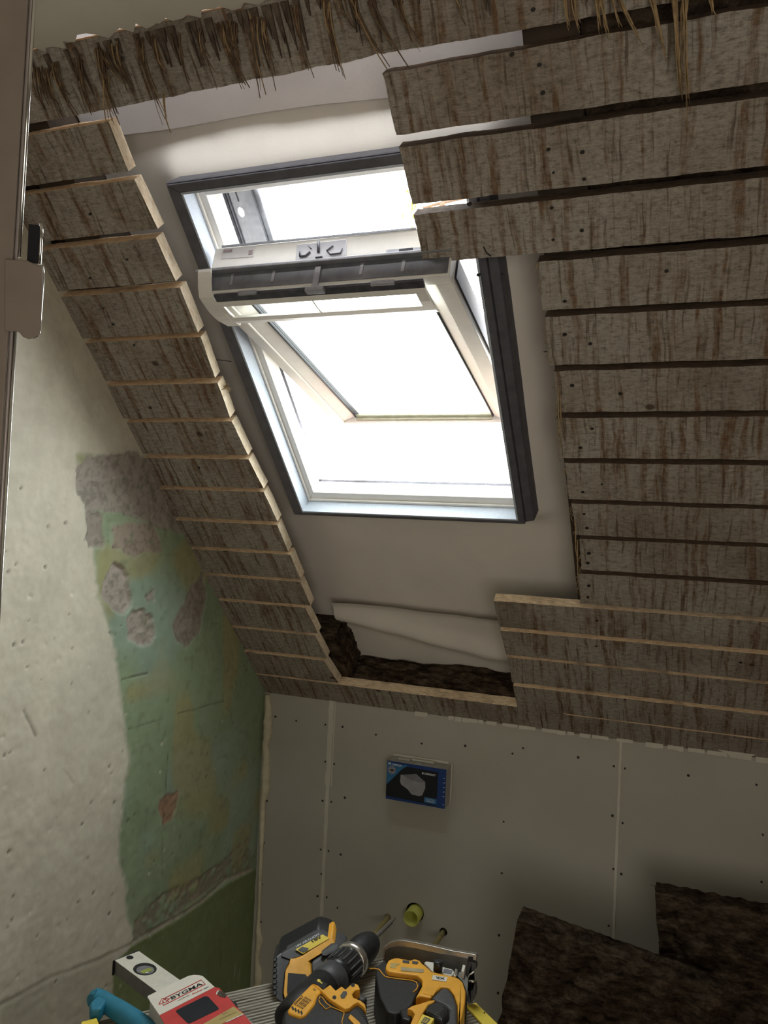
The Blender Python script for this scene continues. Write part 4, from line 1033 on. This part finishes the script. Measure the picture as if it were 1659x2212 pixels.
slab('hammer_symbol', [(620,870), (640,856), (668,868), (662,885), (692,905), (684,918), (650,895), (632,895)], ZT+.0008, .0002, 'ylabel', dr, 0, S1)
slab('direction_button', [(920,1065), (960,1010), (1000,1015), (1005,1050), (970,1100), (930,1100)], ZT+.001, .0008, 'grey', dr, .0004, S1)
for c in ((843,1092), (1080,932)): slab('housing_screw', ell(*c, 25, 24), ZT+.0005, .0003, 'ink', dr, 0, S1)
slab('trigger', [(1075,1050), (1100,1000), (1165,975), (1165,1020), (1200,1060), (1275,1080), (1215,1130), (1130,1110)], ZT-.014, .03, 'grey', dr, .004, S1)
mb = MB()
for ln in ([(645,1120), (660,1085), (690,1095), (740,1170), (800,1215), (735,1245), (660,1170), (645,1130)], [(800,1215), (960,1280), (968,1300), (940,1400), (945,1434)]):
    mb.tube([hp(ZT-.005)(*s1(*p)) for p in ln], .0009, 5)
mb.build('yellow_piping', 'yellow', dr)
slab('belt_vent', [(665,1100), (690,1105), (735,1175), (785,1215), (738,1235), (672,1165)], ZT-.0055, .0003, 'ink', dr, 0, S1)
slab('yellow_badge', [(1020,1350), (1050,1305), (1160,1400), (1200,1460), (1120,1460)], ZT-.004, .002, 'yellow', dr, .0008, S1)
mb = MB()
for k in range(7):
    p, q = s1(1120+k*20, 1240+k*24), s1(1200+k*13, 1235+k*26)
    mb.tube([hp(ZT-.006)(*p), hp(ZT-.006)(*q)], .0012, 5)
mb.build('grip_ribs', 'grey', dr)
rebase(dr)

# ---- jigsaw lying on its side, shoe upright behind
S2 = (5.53, 800, 1990)
def s2(x, y): return (S2[1]+x/S2[0], S2[2]+y/S2[0])
js = empty('jigsaw', on_axis(920, 2190, 2, ZB)); tag(js, 'yellow and black cordless jigsaw with upright metal shoe, right of the drill', 'power tool')
ZJ = ZB + .072
slab('black_casing', [(62,640), (66,540), (150,470), (180,440), (230,600), (560,635), (640,700), (540,900), (500,1000), (400,1080), (300,1110), (200,1080), (110,900)], ZJ-.008, .062, 'black', js, .006, S2)
slab('yellow_housing', [(182,560), (190,510), (215,465), (280,435), (340,435), (385,447), (480,462), (530,445), (598,468), (612,492), (740,600), (960,650), (1060,680), (1105,725), (1140,830), (1135,950), (1110,1090), (1070,1240), (1060,1500), (1000,1500), (1045,1240), (1042,1000), (1000,870), (940,792), (850,785), (790,840), (720,915), (600,890), (540,910), (622,760), (618,690), (560,645), (300,612), (215,595)], ZJ, .055, 'yellow', js, .004, S2)
slab('inner_panel', [(672,748), (828,768), (750,888), (632,862)], ZJ+.0006, .0005, 'yellow', js, .0003, S2)
slab('recess_groove', [(240,498), (350,505), (350,518), (310,525), (305,560), (240,555)], ZJ+.0006, .0004, 'gold', js, 0, S2)
slab('selector_slot', [(385,462), (465,468), (465,502), (385,490)], ZJ+.001, .0008, 'grey', js, .0004, S2)
slab('selector_slot', [(500,470), (575,482), (560,510), (500,500)], ZJ+.001, .0008, 'grey', js, .0004, S2)
slab('brand_strip', [(365,545), (640,572), (635,615), (362,590)], ZJ+.0008, .0005, 'gold', js, .0002, S2)
put_text('brand_lettering', 'BRUSHLESS', hp(ZJ+.0011), s2(372,585), s2(630,608), s2(374,553), 'cardgrey', js, True)
slab('mechanism_plate', [(640,490), (665,474), (770,490), (850,538), (985,572), (1010,610), (970,655), (745,600)], ZJ-.004, .03, 'alu', js, .002, S2)
slab('blade_window', [(875,575), (890,562), (985,588), (965,635), (870,612)], ZJ-.0035, .0003, 'greyprint2', js, 0, S2)
mb = MB(); q = hp(ZJ+.002)(*s2(808, 560)); mb.tube([q-Vector((0, 0, .004)), q+Vector((0, 0, .012)), q+Vector((0, 0, .013))], [.008, .008, .006], 14); mb.build('orbit_knob', 'blackp', js)
slab('blade_clamp', [(1085,590), (1105,515), (1138,528), (1118,605)], ZJ+.006, .02, 'alu', js, .001, S2)
slab('roller_guard', [(990,640), (1012,560), (1045,570), (1022,650)], ZJ+.003, .02, 'steel', js, .0015, S2)
slab('front_casting', [(1040,650), (1060,600), (1130,600), (1170,700), (1160,900), (1145,820), (1105,720)], ZJ-.006, .05, 'alubody', js, .003, S2)
slab('badge', [(748,640), (925,668), (905,720), (735,694)], ZJ+.0012, .001, 'white', js, .0004, S2)
put_text('badge_lettering', 'XR', hp(ZJ+.0016), s2(890,672), s2(775,655), s2(893,700), 'ink', js, True)
mb = MB(); mb.tube([hp(ZJ-.007)(*s2(*p)) for p in ((-10,565), (60,565), (110,580), (140,625), (180,665), (300,685), (500,708), (550,730), (568,775), (550,815), (510,850))], .001, 5); mb.build('yellow_piping', 'yellow', js)
slab('rubber_grip', [(850,790), (935,797), (995,875), (1038,1000), (1042,1250), (1000,1500), (800,1500), (870,1190), (925,1110), (945,1055), (900,1005), (780,945), (725,915), (765,872)], ZJ+.001, .055, 'grey', js, .005, S2)
slab('battery_cap', [(700,985), (780,958), (905,1010), (950,1050), (935,1110), (860,1195), (655,1065), (670,1020)], ZJ+.010, .05, 'blackp', js, .004, S2)
mb = MB()
for k in range(9):
    t = k/9.; a = s2(*lerp2((790,985), (680,1085), t)); b = s2(*lerp2((925,1045), (855,1175), t))
    mb.tube([hp(ZJ+.0105)(*a), hp(ZJ+.0105)(*b)], .0012, 5)
mb.build('battery_ribs', 'grey', js)
slab('battery_shell', [(440,1040), (500,1005), (580,985), (700,945), (780,935), (760,965), (690,1000), (620,1110), (560,1228), (480,1400), (400,1400), (530,1100), (500,1060)], ZJ+.006, .05, 'yellow', js, .002, S2)
slab('battery_label', [(622,1108), (765,1162), (700,1260), (620,1400), (500,1400), (560,1228)], ZJ+.009, .03, 'ylabel', js, .0005, S2)
slab('amp_patch', [(650,1140), (720,1168), (665,1228), (600,1210)], ZJ+.0096, .0004, 'grey', js, .0002, S2)
put_text('battery_lettering', '5.0', hp(ZJ+.0099), s2(615,1205), s2(665,1215), s2(650,1158), 'ylabel', js, True)
slab('black_latch', [(350,1050), (440,1025), (530,1060), (520,1110), (470,1190), (380,1160)], ZJ-.004, .04, 'blackp', js, .003, S2)
# shoe: an upright pressed plate
fS = plane_fn((835, 2100, 1.450), (1030, 2100, 1.402), (930, 2030, 1.437))
pslab('shoe_plate', [(185,330), (235,270), (330,240), (560,270), (850,330), (1180,410), (1170,560), (1160,800), (1150,960), (700,760), (300,640), (175,560)], fS, .003, 'alubody', js, .0008, S2)
pslab('shoe_rim', [(178,292), (250,240), (300,222), (360,211), (440,215), (700,265), (1000,335), (1270,380), (1282,395), (1272,450), (1180,432), (1000,392), (850,372), (560,308), (420,286), (330,282), (240,300), (195,335), (180,460), (172,460)], fS, .012, 'steel', js, .0012, S2, lift=.009)
pslab('shoe_bracket', [(1180,395), (1245,405), (1240,470), (1275,480), (1280,540), (1215,600), (1185,650), (1190,790), (1230,800), (1262,700), (1275,790), (1265,870), (1225,960), (1170,950), (1165,640)], fS, .014, 'grey', js, .002, S2, lift=.010)
mb = MB(); mb.tube([fS(*s2(*p)) + fS.n*.012 for p in ((1262,575), (1200,610), (1180,650), (1178,760))], .0016, 6); mb.tube([fS(*s2(*p)) + fS.n*.012 for p in ((1195,685), (1262,690))], .0022, 6)
mb.build('steel_spring', 'steel', js)
pslab('slot_opening', [(1190,400), (1243,408), (1238,468), (1186,458)], fS, .001, 'ink', js, 0, S2, lift=.0106)
rebase(js)

# ---- yellow rule on the bench end
yr = slab('folding_rule', [(1140,1000), (1262,970), (1700,1400), (1560,1480)], ZB+.005, .0045, 'ylabel', None, .0008, S2); tag(yr, 'yellow folding rule lying on the bench end right of the jigsaw', 'rule')
slab('rule_rivet', ell(1362, 1093, 10, 8, 10), ZB+.0055, .0004, 'ink', yr, 0, S2)

ground = MB(); ground.box(-14, 16, -12, 18, -5.1, -5.0); tag(ground.build('ground', 'floor'), 'ground outside below the house', kind='structure')
# ---- autumn foliage seen through the roof window
tw = MB(); base = pt(905, 470, 4.2)
for i in range(9):
    a = base + Vector((random.uniform(-.1, .1), random.uniform(-.1, .1), random.uniform(-.12, .12)))
    tw.tube([base + Vector((.15, .0, .08)), a], [.005, .002], 5)
tree = empty('tree', (base.x+2.6, base.y+.2, -5.0)); tag(tree, 'tree with yellow autumn leaves outside beyond the top of the roof window', 'tree')
tw.tube([base + Vector((.02, 0, .05)), base + Vector((.5, 0, .12)), base + Vector((2.2, .1, -.4)), (base.x+2.6, base.y+.2, -5.0)], [.006, .02, .06, .12], 8)
tw.build('trunk', 'bark', tree)
lf = MB()
for i in range(90):
    c = base + Vector((random.gauss(0, .05), random.gauss(0, .08), random.gauss(0, .09)))
    a = Vector((random.uniform(-1, 1), random.uniform(-1, 1), random.uniform(-1, 1))).normalized(); b = a.orthogonal().normalized()
    r = random.uniform(.008, .016)
    lf.poly([c - a*r*1.6, c - b*r*.7, c + a*r*1.6, c + b*r*.7])
o = lf.build('leaves', 'leaf', tree, kind='stuff'); rebase(tree)
